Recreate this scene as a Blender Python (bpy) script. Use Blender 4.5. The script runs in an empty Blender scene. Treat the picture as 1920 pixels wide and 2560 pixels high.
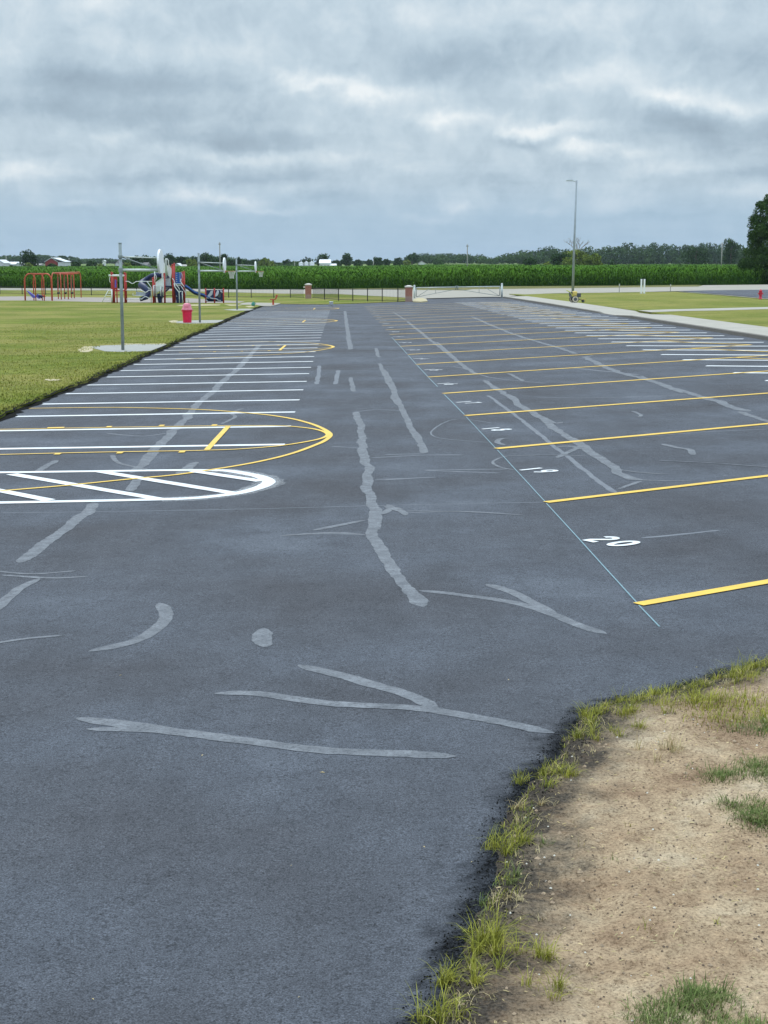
import bpy, bmesh, math, random
import numpy as np
from mathutils import Vector, Matrix
random.seed(7); RNG = np.random.default_rng(11)
C = bpy.context.scene.collection
PI = math.pi

# ------------------------------------------------------------------ survey: photo pixel -> point on the ground
F, H0, CH = 3848.0, 655.0, 2.835
SX, SY = 0.01897, 0.00604
TH = math.atan((1280 - H0) / F); CT, ST = math.cos(TH), math.sin(TH)

def ground(x, y):
    z = SX * min(max(x, -13.0), 18.0) - SY * min(y, 180.0)
    if y > 700: z += 2.5 * min((y - 700) / 500.0, 1.0)
    return z

def ray(px, py):
    w = (py - 1280) / F
    return (px - 960) / F, CT - w * ST, -(ST + w * CT)

def G(px, py, off=0.0):
    x, y, z = ray(px, py)
    lo, hi = 1.0, 2500.0
    for _ in range(60):
        m = (lo + hi) / 2
        if CH + m * z > ground(m * x, m * y) + off: lo = m
        else: hi = m
    return Vector((lo * x, lo * y, ground(lo * x, lo * y) + off))

def at(px, py, Y):
    x, y, z = ray(px, py)
    t = Y / y
    return Vector((t * x, Y, CH + t * z))

# ------------------------------------------------------------------ materials
def srgb(r, g, b):
    f = lambda c: (c / 255 / 12.92) if c / 255 <= .04045 else ((c / 255 + .055) / 1.055) ** 2.4
    return (f(r), f(g), f(b))

class NT:
    def __init__(s, name):
        s.m = bpy.data.materials.new(name); s.m.use_nodes = True
        s.n = s.m.node_tree.nodes; s.l = s.m.node_tree.links
        s.b = s.n['Principled BSDF']
        s.tc = s.n.new('ShaderNodeTexCoord')
    def add(s, t, **k):
        n = s.n.new(t)
        for a, v in k.items(): setattr(n, a, v)
        return n
    def noise(s, scale, detail=4, rough=.55, vec=None, stretch=None):
        n = s.add('ShaderNodeTexNoise'); n.inputs['Scale'].default_value = scale
        n.inputs['Detail'].default_value = detail; n.inputs['Roughness'].default_value = rough
        v = vec or s.tc.outputs['Object']
        if stretch:
            mp = s.add('ShaderNodeMapping'); mp.inputs['Scale'].default_value = stretch
            s.l.new(v, mp.inputs[0]); v = mp.outputs[0]
        s.l.new(v, n.inputs['Vector']); return n.outputs[0]
    def ramp(s, fac, stops, interp='LINEAR'):
        r = s.add('ShaderNodeValToRGB'); e = r.color_ramp.elements
        r.color_ramp.interpolation = interp
        while len(e) < len(stops): e.new(.5)
        for q, (p, c) in zip(e, stops):
            q.position = p; q.color = (*c, 1) if len(c) == 3 else c
        s.l.new(fac, r.inputs[0]); return r.outputs[0]
    def mix(s, fac, a, b, mode='MIX'):
        m = s.add('ShaderNodeMix', data_type='RGBA', blend_type=mode)
        for i, v in ((0, fac), (6, a), (7, b)):
            if hasattr(v, 'is_output'): s.l.new(v, m.inputs[i])
            elif i == 0: m.inputs[0].default_value = v
            else: m.inputs[i].default_value = (*v, 1)
        return m.outputs[2]
    def math(s, op, a, b=0.0, c=None):
        m = s.add('ShaderNodeMath', operation=op)
        for i, v in enumerate((a, b) if c is None else (a, b, c)):
            if hasattr(v, 'is_output'): s.l.new(v, m.inputs[i])
            else: m.inputs[i].default_value = v
        return m.outputs[0]
    def bump(s, h, strength=.3, dist=.01):
        b = s.add('ShaderNodeBump'); b.inputs['Strength'].default_value = strength; b.inputs['Distance'].default_value = dist
        s.l.new(h, b.inputs['Height']); s.l.new(b.outputs[0], s.b.inputs['Normal'])
    def col(s, c): s.l.new(c, s.b.inputs['Base Color'])
    def set(s, rough=.6, metal=0.0, spec=.5):
        s.b.inputs['Roughness'].default_value = rough; s.b.inputs['Metallic'].default_value = metal
        s.b.inputs['Specular IOR Level'].default_value = spec

def simple(name, c, rough=.6, metal=0.0, var=.12, scale=6.0, spec=.4):
    t = NT(name); t.set(rough, metal, spec)
    n = t.noise(scale, 5)
    t.col(t.ramp(n, [(.3, tuple(v * (1 - var) for v in c)), (.7, tuple(min(1, v * (1 + var)) for v in c))]))
    return t.m

def mat_asphalt():
    t = NT('asphalt_sealcoat'); t.set(.86, 0, .26)
    big = t.noise(.42, 3, .5); mid = t.noise(3.0, 4, .6); fine = t.noise(120, 3, .7)
    base = t.ramp(big, [(.30, (.074, .075, .086)), (.45, (.088, .093, .109)), (.6, (.104, .113, .135)), (.75, (.140, .153, .180))])
    c = t.mix(.5, base, t.ramp(mid, [(.3, (.80, .80, .81)), (.7, (1.15, 1.15, 1.15))]), 'MULTIPLY')
    g = t.ramp(fine, [(.34, (.22, .22, .23)), (.46, (.82, .82, .82)), (.56, (1.1, 1.1, 1.1)), (.68, (1.75, 1.75, 1.75))])
    c = t.mix(.95, c, g, 'MULTIPLY')
    gr = t.ramp(t.noise(42, 6, .8), [(.36, (.22, .22, .23)), (.45, (.92, .92, .92)), (.64, (1.22, 1.22, 1.22))])
    c = t.mix(.85, c, gr, 'MULTIPLY')
    c = t.mix(.35, c, t.ramp(t.noise(9, 4, .7), [(.3, (.75,) * 3), (.65, (1.18,) * 3)]), 'MULTIPLY')
    sw_ = t.noise(.9, 5, .7, stretch=(2.6, .5, 1))
    c = t.mix(.5, c, t.ramp(sw_, [(.34, (.80, .80, .80)), (.5, (1, 1, 1)), (.66, (1.16, 1.16, 1.15))]), 'MULTIPLY')
    hv = t.add('ShaderNodeTexVoronoi', feature='DISTANCE_TO_EDGE'); hv.inputs['Scale'].default_value = 26
    wv_ = t.add('ShaderNodeVectorMath', operation='MULTIPLY_ADD'); nn_ = t.add('ShaderNodeTexNoise'); nn_.inputs['Scale'].default_value = 30; nn_.inputs['Detail'].default_value = 3
    t.l.new(t.tc.outputs['Object'], nn_.inputs['Vector']); t.l.new(nn_.outputs['Color'], wv_.inputs[0]); wv_.inputs[1].default_value = (.03, .03, 0); t.l.new(t.tc.outputs['Object'], wv_.inputs[2])
    t.l.new(wv_.outputs[0], hv.inputs['Vector'])
    hl = t.math('MULTIPLY', t.ramp(hv.outputs['Distance'], [(.03, (1, 1, 1)), (.08, (0, 0, 0))]), t.ramp(t.noise(11, 4, .8), [(.54, (0, 0, 0)), (.62, (.6,) * 3)]))
    c = t.mix(hl, c, (.022, .023, .026))
    # scattered dark pits
    v = t.add('ShaderNodeTexVoronoi'); v.inputs['Scale'].default_value = 9
    t.l.new(t.tc.outputs['Object'], v.inputs['Vector'])
    pit = t.ramp(v.outputs['Distance'], [(.045, (1, 1, 1)), (.06, (0, 0, 0))])
    pm = t.math('MULTIPLY', pit, t.ramp(v.outputs['Color'], [(.86, (0, 0, 0)), (.9, (1, 1, 1))]))
    c = t.mix(t.math('MULTIPLY', pm, .8), c, (.012, .012, .014))
    # fresh black sealer along the dirt edge
    at_ = t.add('ShaderNodeAttribute', attribute_name='edge')
    e = t.math('MULTIPLY', at_.outputs['Fac'], t.ramp(t.noise(45, 5, .8), [(.36, (.45,) * 3), (.56, (1, 1, 1))]))
    c = t.mix(e, c, t.mix(1.0, (.010, .011, .013), g, 'MULTIPLY'))
    t.l.new(t.math('SUBTRACT', .26, t.math('MULTIPLY', e, .25)), t.b.inputs['Specular IOR Level'])
    t.col(c)
    h = t.math('ADD', fine, t.math('MULTIPLY', t.noise(60, 3, .7), 1.3))
    b = t.add('ShaderNodeBump'); b.inputs['Distance'].default_value = .016
    t.l.new(t.math('ADD', .55, t.math('MULTIPLY', at_.outputs['Fac'], .45)), b.inputs['Strength'])
    t.l.new(h, b.inputs['Height']); t.l.new(b.outputs[0], t.b.inputs['Normal'])
    return t.m

def mat_patch():
    t = NT('crack_filler'); t.set(.85, 0, .3)
    n = t.noise(7, 5, .65); f = t.noise(150, 2, .6)
    c = t.ramp(n, [(.32, (.122, .129, .144)), (.5, (.165, .174, .192)), (.68, (.215, .226, .246))])
    c = t.mix(.7, c, t.ramp(t.noise(38, 5, .8), [(.38, (.40,) * 3), (.48, (1,) * 3), (.66, (1.2,) * 3)]), 'MULTIPLY')
    c = t.mix(.6, c, t.ramp(f, [(.32, (.65,) * 3), (.6, (1.05,) * 3)]), 'MULTIPLY')
    t.col(c); t.bump(f, .2, .006)
    t.b.inputs['Alpha'].default_value = 1
    return t.m

def mat_faint():
    t = NT('faint_scrape_mark'); t.set(.85, 0, .3)
    c = t.ramp(t.noise(5, 4), [(.3, (.15, .16, .182)), (.7, (.195, .207, .23))])
    t.col(t.mix(.6, c, t.ramp(t.noise(150, 2), [(.32, (.65,) * 3), (.6, (1.05,) * 3)]), 'MULTIPLY'))
    return t.m

def mat_paint(name, c, wear=.14):
    t = NT(name); t.set(.55, 0, .5)
    f = t.noise(90, 5, .8); w = t.noise(3, 6, .7)
    cc = t.ramp(w, [(.3, tuple(v * .80 for v in c)), (.6, c)])
    sp = t.math('MULTIPLY', t.ramp(f, [(.36, (1, 1, 1)), (.48, (0, 0, 0))]), wear * 3)
    t.col(t.mix(sp, cc, (.12, .12, .13))); t.bump(f, .2, .006)
    return t.m

def mat_lawn(name, a, b, dry, near=.5):
    t = NT(name); t.set(.95, 0, .05)
    n1 = t.noise(.13, 4, .6); n2 = t.noise(.9, 5, .65, stretch=(.6, 1.2, 1)); n3 = t.noise(14, 4, .75)
    c = t.ramp(n2, [(.3, a), (.6, b)])
    c = t.mix(t.ramp(n1, [(.40, (0, 0, 0)), (.60, (.85,) * 3)]), c, dry)
    c = t.mix(.55, c, t.ramp(t.noise(.5, 5, .7, stretch=(.5, 1.6, 1)), [(.35, (.62, .68, .6)), (.6, (1.2, 1.15, 1.1))]), 'MULTIPLY')
    c = t.mix(.75, c, t.ramp(n3, [(.3, (.5,) * 3), (.5, (1, 1, 1)), (.75, (1.35, 1.3, 1.2))]), 'MULTIPLY')
    c = t.mix(.45, c, t.ramp(t.noise(3.2, 4, .7), [(.34, (.66,) * 3), (.6, (1.1,) * 3)]), 'MULTIPLY')
    t.col(c); t.bump(t.math('ADD', n3, t.noise(3.2, 4, .7)), .9, .06)
    return t.m

def mat_dirt():
    t = NT('bare_dry_soil'); t.set(.95, 0, .1)
    a = t.noise(1.6, 5, .6); b = t.noise(14, 6, .7); f = t.noise(70, 4, .75)
    c = t.ramp(a, [(.3, (.28, .18, .112)), (.43, (.385, .268, .168)), (.55, (.475, .35, .225)), (.7, (.55, .44, .305))])
    c = t.mix(.8, c, t.ramp(b, [(.30, (.42, .36, .33)), (.44, (.88,) * 3), (.58, (1.05,) * 3), (.75, (1.35, 1.33, 1.28))]), 'MULTIPLY')
    c = t.mix(.9, c, t.ramp(f, [(.33, (.28, .24, .21)), (.45, (.88,) * 3), (.55, (1.05,) * 3), (.68, (1.35, 1.35, 1.35))]), 'MULTIPLY')
    c = t.mix(.6, c, t.ramp(t.noise(34, 6, .85, stretch=(1, .5, 1)), [(.37, (.35, .3, .27)), (.46, (1, 1, 1))]), 'MULTIPLY')
    at_ = t.add('ShaderNodeAttribute', attribute_name='edge')
    e = t.math('ADD', at_.outputs['Fac'], t.math('MULTIPLY', t.math('SUBTRACT', t.noise(3.5, 6, .8), .5), 2.0))
    c = t.mix(t.ramp(e, [(.22, (0, 0, 0)), (.75, (.92,) * 3)]), c, t.ramp(f, [(.38, (.010, .010, .010)), (.7, (.085, .075, .065))]))
    t.col(c); t.bump(t.math('ADD', t.math('MULTIPLY', f, .5), b), .9, .02)
    return t.m

def mat_concrete(name, c, sc=1.2):
    t = NT(name); t.set(.85, 0, .3)
    n = t.noise(sc, 6, .65); f = t.noise(45, 4, .7)
    cc = t.ramp(n, [(.3, tuple(v * .84 for v in c)), (.7, tuple(v * 1.06 for v in c))])
    t.col(t.mix(.5, cc, t.ramp(f, [(.3, (.78,) * 3), (.6, (1.04,) * 3)]), 'MULTIPLY')); t.bump(f, .2, .005)
    return t.m

def mat_leaf(name, dark, light, scale=.5, trans=.0):
    t = NT(name); t.set(.9, 0, .04)
    g = t.add('ShaderNodeNewGeometry')
    n = t.noise(scale, 3, .6)
    c = t.ramp(n, [(.3, dark), (.7, light)])
    rnd = t.ramp(g.outputs['Random Per Island'], [(0, (.6, .62, .6)), (1, (1.35, 1.3, 1.2))])
    t.col(t.mix(1.0, c, rnd, 'MULTIPLY'))
    return t.m

def mat_brick():
    t = NT('red_brick'); t.set(.85, 0, .3)
    b = t.add('ShaderNodeTexBrick'); b.inputs['Scale'].default_value = 4.5
    b.inputs['Color1'].default_value = (.30, .085, .06, 1); b.inputs['Color2'].default_value = (.36, .15, .10, 1)
    b.inputs['Mortar'].default_value = (.38, .33, .29, 1); b.inputs['Mortar Size'].default_value = .014
    sep = t.add('ShaderNodeSeparateXYZ'); t.l.new(t.tc.outputs['Object'], sep.inputs[0])
    cb = t.add('ShaderNodeCombineXYZ')
    t.l.new(t.math('ADD', sep.outputs[0], sep.outputs[1]), cb.inputs[0]); t.l.new(sep.outputs[2], cb.inputs[1])
    t.l.new(cb.outputs[0], b.inputs['Vector'])
    lo = t.ramp(sep.outputs[2], [(.0, (1, 1, 1)), (.42, (1, 1, 1)), (.46, (0, 0, 0))])
    c = t.mix(t.math('MULTIPLY', lo, .55), b.outputs['Color'], (.36, .30, .26))
    t.col(c); return t.m

M = dict(
    asphalt=mat_asphalt(), patch=mat_patch(), faint=mat_faint(),
    white=mat_paint('white_road_paint', (.80, .81, .82), .08), yellow=mat_paint('yellow_road_paint', (.86, .53, .045), .08),
    chalk=mat_paint('teal_chalk', (.17, .31, .36), .35),
    lawn=mat_lawn('left_lawn_grass', (.10, .145, .022), (.19, .222, .045), (.30, .27, .088)),
    lawn2=mat_lawn('right_lawn_grass', (.115, .15, .028), (.22, .24, .055), (.29, .27, .082)),
    verge=mat_lawn('verge_grass', (.11, .12, .045), (.19, .19, .075), (.24, .21, .10)),
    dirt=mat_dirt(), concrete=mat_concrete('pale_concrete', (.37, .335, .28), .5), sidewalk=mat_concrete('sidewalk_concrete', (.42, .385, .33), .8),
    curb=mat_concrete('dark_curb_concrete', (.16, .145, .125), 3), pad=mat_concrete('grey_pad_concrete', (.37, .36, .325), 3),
    mulch=mat_concrete('wood_mulch', (.33, .28, .25), 4),
    bare=mat_concrete('worn_sandy_soil', (.50, .42, .25), 2),
    seal_shade=simple('black_sealer_and_shade', (.009, .009, .008), 1.0, 0, .5, 25, .05),
    fields=mat_lawn('distant_fields', (.10, .17, .05), (.14, .22, .07), (.22, .25, .10)),
    cornleaf=mat_leaf('corn_leaf', (.042, .115, .010), (.095, .20, .020), .25),
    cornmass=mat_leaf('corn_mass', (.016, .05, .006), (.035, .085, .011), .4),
    farleaf=mat_leaf('far_wood_foliage', (.026, .062, .024), (.085, .14, .045), .05),
    treeleaf=mat_leaf('tree_foliage', (.018, .045, .012), (.045, .092, .022), .25),
    treeleaf2=mat_leaf('lighter_tree_foliage', (.10, .15, .022), (.22, .27, .05), .25),
    bigleaf=mat_leaf('near_tree_foliage', (.020, .052, .010), (.065, .12, .026), .5),
    bark=simple('bark', (.12, .095, .07), .9, 0, .3, 8), deadwood=simple('dead_wood', (.33, .29, .27), .9, 0, .2, 5),
    tuft=mat_leaf('edge_grass_blades', (.16, .18, .028), (.44, .42, .09), 9),
    tuftg=mat_leaf('green_grass_blades', (.09, .14, .04), (.24, .27, .11), 9),
    straw=mat_leaf('dry_straw', (.42, .33, .17), (.62, .52, .32), 6),
    lawnblade=mat_leaf('lawn_blades', (.18, .23, .035), (.38, .36, .10), .9),
    galv=simple('galvanized_steel', (.27, .31, .31), .5, .35, .18, 5), galvl=simple('pale_galvanized_tube', (.58, .62, .60), .45, .2),
    board=simple('white_fan_board', (.88, .89, .89), .4, 0, .03), rim=simple('orange_rim', (.55, .16, .09), .5),
    net=simple('net_cord', (.62, .62, .56), .9), red=simple('red_powder_coat', (.42, .035, .025), .45), orange=simple('faded_red_tube', (.52, .09, .045), .5),
    bin=simple('red_plastic', (.74, .015, .075), .45), lid=simple('pink_lid_plastic', (.75, .22, .30), .5),
    navy=simple('navy_plastic', (.006, .018, .075), .5), blue=simple('blue_plastic', (.015, .09, .36), .35), pwhite=simple('white_powder_coat', (.74, .77, .76), .45, 0, .05),
    purple=simple('purple_plastic', (.12, .11, .48), .4), greyshape=simple('grey_plastic', (.42, .46, .52), .5),
    black=simple('black_metal', (.012, .012, .013), .5), brick=mat_brick(), cap=simple('pale_stone_cap', (.62, .58, .52), .8),
    steelpole=simple('grey_lamp_pole', (.33, .37, .40), .45, .3, .12, 2), lamp=simple('lamp_housing', (.50, .55, .56), .4),
    wood=simple('weathered_pole_wood', (.32, .31, .27), .9), 
    barnred=simple('barn_red_siding', (.28, .05, .045), .8), roofw=simple('white_metal_roof', (.74, .75, .77), .5, 0, .05), wallw=simple('white_siding', (.66, .67, .68), .7, 0, .08),
    roofg=simple('grey_shingle', (.16, .15, .15), .85), silo=simple('silo_steel', (.62, .64, .66), .4, .3, .06), window=simple('dark_window', (.03, .035, .04), .2),
    myellow=simple('yellow_machine_paint', (.62, .47, .12), .5), mlime=simple('lime_handle', (.55, .56, .10), .6), tyre=simple('tyre_rubber', (.02, .02, .02), .8),
    mgrey=simple('engine_metal', (.10, .11, .12), .5, .4), tan=simple('cream_wheel_rim', (.60, .53, .40), .6), hyd=simple('hydrant_red', (.58, .03, .06), .45),
    teal=simple('teal_plastic', (.05, .25, .2), .5), clod=simple('dry_clod', (.33, .24, .16), .95, 0, .35, 60), soilbit=simple('soil_clod', (.12, .085, .06), .95, 0, .4, 40), stone=simple('pale_stone', (.6, .56, .48), .8),
)

def mat_spray():
    t = NT('paint_overspray'); t.set(.7, 0, .3); t.b.inputs['Base Color'].default_value = (.78, .79, .80, 1)
    t.l.new(t.math('MULTIPLY', t.ramp(t.noise(75, 4, .8), [(.47, (0, 0, 0)), (.6, (1, 1, 1))]), .42), t.b.inputs['Alpha']); return t.m
M['spray'] = mat_spray()

# ------------------------------------------------------------------ mesh helpers
class MB:
    def __init__(s, o=(0, 0, 0)): s.v = []; s.f = []; s.o = Vector(o)
    def quad(s, *p):
        n = len(s.v); s.v += [tuple(Vector(q) - s.o) for q in p]; s.f.append(tuple(range(n, n + len(p)))); return s
    def box(s, c, d, rz=0.0, taper=1.0):
        c = Vector(c); R = Matrix.Rotation(rz, 3, 'Z'); n = len(s.v)
        for z in (-1, 1):
            k = 1.0 if z < 0 else taper
            for x, y in ((-1, -1), (1, -1), (1, 1), (-1, 1)):
                s.v.append(tuple(c + R @ Vector((x * d[0] / 2 * k, y * d[1] / 2 * k, z * d[2] / 2)) - s.o))
        for f in ((3, 2, 1, 0), (4, 5, 6, 7), (0, 1, 5, 4), (1, 2, 6, 5), (2, 3, 7, 6), (3, 0, 4, 7)): s.f.append(tuple(n + i for i in f))
        return s
    def tube(s, pts, r, n=8, cap=True):
        pts = [Vector(p) for p in pts]; rs = r if isinstance(r, (list, tuple)) else [r] * len(pts); b = len(s.v)
        up = None
        for i, p in enumerate(pts):
            d = (pts[min(i + 1, len(pts) - 1)] - pts[max(i - 1, 0)]).normalized()
            if up is None: up = Vector((0, 0, 1)) if abs(d.z) < .9 else Vector((1, 0, 0))
            a = d.cross(up).normalized(); c = a.cross(d).normalized(); up = c
            for k in range(n):
                t = 2 * PI * k / n; s.v.append(tuple(p + (a * math.cos(t) + c * math.sin(t)) * rs[i] - s.o))
        for i in range(len(pts) - 1):
            for k in range(n):
                s.f.append((b + i * n + k, b + i * n + (k + 1) % n, b + (i + 1) * n + (k + 1) % n, b + (i + 1) * n + k))
        if cap:
            s.f.append(tuple(b + k for k in reversed(range(n)))); s.f.append(tuple(b + (len(pts) - 1) * n + k for k in range(n)))
        return s
    def lathe(s, c, prof, n=24):
        c = Vector(c); b = len(s.v)
        for r, z in prof:
            for k in range(n):
                t = 2 * PI * k / n; s.v.append(tuple(c + Vector((r * math.cos(t), r * math.sin(t), z)) - s.o))
        for i in range(len(prof) - 1):
            for k in range(n): s.f.append((b + i * n + k, b + i * n + (k + 1) % n, b + (i + 1) * n + (k + 1) % n, b + (i + 1) * n + k))
        s.f.append(tuple(b + k for k in reversed(range(n)))); s.f.append(tuple(b + (len(prof) - 1) * n + k for k in range(n)))
        return s
    def prism(s, poly, ext):
        ext = Vector(ext); n = len(poly); b = len(s.v)
        s.v += [tuple(Vector(p) - s.o) for p in poly] + [tuple(Vector(p) + ext - s.o) for p in poly]
        s.f.append(tuple(b + i for i in reversed(range(n)))); s.f.append(tuple(b + n + i for i in range(n)))
        for i in range(n): s.f.append((b + i, b + (i + 1) % n, b + n + (i + 1) % n, b + n + i))
        return s
    def build(s, name, mat, parent=None, smooth=False, loc=(0, 0, 0), **pr):
        me = bpy.data.meshes.new(name); me.from_pydata(s.v, [], s.f); me.update()
        me.materials.append(mat)
        if smooth: me.polygons.foreach_set('use_smooth', [True] * len(me.polygons))
        return link(name, me, parent, loc, **pr)

def link(name, me, parent=None, loc=(0, 0, 0), **pr):
    o = bpy.data.objects.new(name, me); C.objects.link(o); o.location = loc
    if parent: o.parent = parent
    for k, v in pr.items():
        if v: o[k] = v
    return o

def thing(name, label, category, loc, group=None, rz=0.0):
    o = bpy.data.objects.new(name, None); C.objects.link(o); o.location = loc; o.rotation_euler = (0, 0, rz)
    o['label'] = label; o['category'] = category
    if group: o['group'] = group
    return o

def copy_tree(o, parent=None):
    c = o.copy(); C.objects.link(c)
    if parent: c.parent = parent
    for ch in list(o.children): copy_tree(ch, c)
    return c

def bigmesh(name, V, Fq, mat, k=4, loc=(0, 0, 0), parent=None, **pr):
    me = bpy.data.meshes.new(name); n = len(V); m = len(Fq)
    me.vertices.add(n); me.vertices.foreach_set('co', np.asarray(V, np.float32).ravel())
    me.loops.add(m * k); me.loops.foreach_set('vertex_index', np.asarray(Fq, np.int32).ravel())
    me.polygons.add(m); me.polygons.foreach_set('loop_start', np.arange(0, m * k, k, dtype=np.int32)); me.polygons.foreach_set('loop_total', np.full(m, k, np.int32))
    me.update(calc_edges=True); me.materials.append(mat)
    return link(name, me, parent, loc, **pr)

def sheet(name, poly, off, mat, skirt=0.0, parent=None, **pr):
    bm = bmesh.new()
    f = bm.faces.new([bm.verts.new((p[0], p[1], 0)) for p in poly])
    bm.normal_update()
    if f.normal.z < 0: f.normal_flip()
    if skirt:
        outline = [(p[0], p[1]) for p in poly]
    bmesh.ops.triangulate(bm, faces=bm.faces[:])
    for co, no in (((-13, 0, 0), (1, 0, 0)), ((18, 0, 0), (1, 0, 0)), ((0, 180, 0), (0, 1, 0)), ((0, 700, 0), (0, 1, 0)), ((0, 1200, 0), (0, 1, 0))):
        bmesh.ops.bisect_plane(bm, geom=bm.verts[:] + bm.edges[:] + bm.faces[:], plane_co=co, plane_no=no, dist=1e-4)
    for v in bm.verts: v.co.z = ground(v.co.x, v.co.y) + off
    if skirt:
        ed = [e for e in bm.edges if e.is_boundary]
        r = bmesh.ops.extrude_edge_only(bm, edges=ed)
        for g in r['geom']:
            if isinstance(g, bmesh.types.BMVert): g.co.z -= skirt
    bmesh.ops.recalc_face_normals(bm, faces=bm.faces[:])
    up = sum(f.normal.z * f.calc_area() for f in bm.faces)
    if up < 0: bmesh.ops.reverse_faces(bm, faces=bm.faces[:])
    me = bpy.data.meshes.new(name); bm.to_mesh(me); bm.free(); me.materials.append(mat)
    return link(name, me, parent, **pr)

def ribbon(name, pts, w, off, mat, parent, ragged=0.0, step=.25, taper=False, label=None, closed=False):
    """flat strip along plan points, laid OFF above the ground"""
    P = [Vector((p[0], p[1])) for p in pts]
    ws = list(w) if isinstance(w, (list, tuple)) else [w] * len(P)
    Q, W = [], []
    for i in range(len(P) - 1):
        n = max(1, int((P[i + 1] - P[i]).length / step))
        for k in range(n):
            t = k / n; Q.append(P[i].lerp(P[i + 1], t)); W.append(ws[i] * (1 - t) + ws[i + 1] * t)
    Q.append(P[-1]); W.append(ws[-1])
    if ragged and len(Q) > 4:
        Q = [q + Vector((random.gauss(0, 1), random.gauss(0, 1))) * ragged * .25 for q in Q]
        L = len(Q)
        for i in range(L):
            W[i] *= 1 + random.uniform(-.35, .35) * min(1, ragged * 12)
            if taper:
                e = min(i, L - 1 - i); W[i] *= min(1, (.25 + e * .2))
    mb = MB(); V = []
    for i, q in enumerate(Q):
        d = (Q[min(i + 1, len(Q) - 1)] - Q[max(i - 1, 0)]).normalized(); nrm = Vector((-d.y, d.x))
        for sgn in (-1, 1):
            a = q + nrm * sgn * W[i] / 2
            V.append((a.x, a.y, ground(a.x, a.y) + off))
    mb.v = V
    mb.f = [(2 * i, 2 * i + 2, 2 * i + 3, 2 * i + 1) for i in range(len(Q) - 1)]
    o = mb.build(name, mat, parent)
    for p in o.data.polygons:
        if p.normal.z < 0: o.data.flip_normals(); break
    if label: o['label'] = label
    return o

def gp(L, sc=1.0): return [G(x * sc, y * sc) for x, y in L]
DS = 1920 / 1659.0    # the overview picture was 1659 px wide

# ------------------------------------------------------------------ ground, lot, dirt
gs = [(-4000, -30), (4000, -30), (4000, 6000), (-4000, 6000)]
sheet('ground', gs, -.12, M['fields'], kind='structure')

dirt_px = [(1920, 1657), (1828, 1680), (1735, 1712), (1625, 1738), (1539, 1756), (1469, 1779), (1440, 1819), (1410, 1850), (1388, 1890), (1340, 1930), (1290, 1985), (1255, 2030), (1232, 2060), (1220, 2129), (1209, 2210), (1162, 2291), (1135, 2345), (1116, 2390), (1093, 2465), (1047, 2546)]
curve = [(G(x + max(0, min(34, (y - 1800) * .12)), y).x, G(x, y).y) for x, y in dirt_px]
curve = [(9.0, 13.6), (5.0, 12.0)] + curve + [(.0, 4.9), (-.15, 3.5)]
cv = np.array(curve)
def sdist(X, Y):
    """signed distance to the asphalt edge, positive on the soil"""
    best = np.full(X.shape, 1e9)
    for (ax, ay), (bx, by) in zip(cv[:-1], cv[1:]):
        dx, dy = bx - ax, by - ay; t = np.clip(((X - ax) * dx + (Y - ay) * dy) / (dx * dx + dy * dy), 0, 1)
        best = np.minimum(best, np.hypot(X - ax - t * dx, Y - ay - t * dy))
    # inside polygon test
    poly = np.vstack([cv, [(9, 3.5)]]); ins = np.zeros(X.shape, bool); j = len(poly) - 1
    for i in range(len(poly)):
        (xi, yi), (xj, yj) = poly[i], poly[j]
        c = ((yi > Y) != (yj > Y)) & (X < (xj - xi) * (Y - yi) / (yj - yi + 1e-12) + xi); ins ^= c; j = i
    return np.where(ins, best, -best)
_t = {}
def vnoise(X, Y, s, seed):
    """smooth value noise"""
    if seed not in _t: _t[seed] = np.random.default_rng(seed).random((256, 256))
    T = _t[seed]; x = X * s + 37.3; y = Y * s + 11.7; xi = np.floor(x).astype(int); yi = np.floor(y).astype(int)
    fx = x - xi; fy = y - yi; fx = fx * fx * (3 - 2 * fx); fy = fy * fy * (3 - 2 * fy)
    g = lambda a, b: T[a % 256, b % 256]
    return (g(xi, yi) * (1 - fx) + g(xi + 1, yi) * fx) * (1 - fy) + (g(xi, yi + 1) * (1 - fx) + g(xi + 1, yi + 1) * fx) * fy

def grid(name, xs, ys, zf, mat, edge, **pr):
    X, Y = np.meshgrid(xs, ys); Z = zf(X, Y); n, m = X.shape
    V = np.c_[X.ravel(), Y.ravel(), Z.ravel()]
    I = np.arange(n * m).reshape(n, m)
    Q = np.stack([I[:-1, :-1], I[:-1, 1:], I[1:, 1:], I[1:, :-1]], -1).reshape(-1, 4)
    if 'keep' in pr:
        k = pr.pop('keep')(X, Y); kk = (k[:-1, :-1] | k[:-1, 1:] | k[1:, 1:] | k[1:, :-1]).ravel(); Q = Q[kk]
        used = np.unique(Q); mp = np.full(n * m, -1); mp[used] = np.arange(len(used)); V = V[used]; Q = mp[Q]
        E = edge(X, Y).ravel()[used]
    else: E = edge(X, Y).ravel()
    o = bigmesh(name, V, Q, mat, **pr)
    a = o.data.attributes.new('edge', 'FLOAT', 'POINT'); a.data.foreach_set('value', E.astype(np.float32))
    o.data.polygons.foreach_set('use_smooth', [True] * len(o.data.polygons))
    return o
GZ = np.vectorize(ground)
xs = np.unique(np.round(np.concatenate([np.arange(-13, -1, 2.0), np.arange(-1, 3.6, .06), np.arange(3.6, 6, .4), [-14, 6, 9, 12, 15, 18, 24, 34]]), 3))
ys = np.unique(np.round(np.concatenate([[-6, 0, 2], np.arange(3.4, 13, .06), np.arange(13, 30, 1.5), np.arange(30, 180, 10), [180, 190, 200]]), 3))
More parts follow.
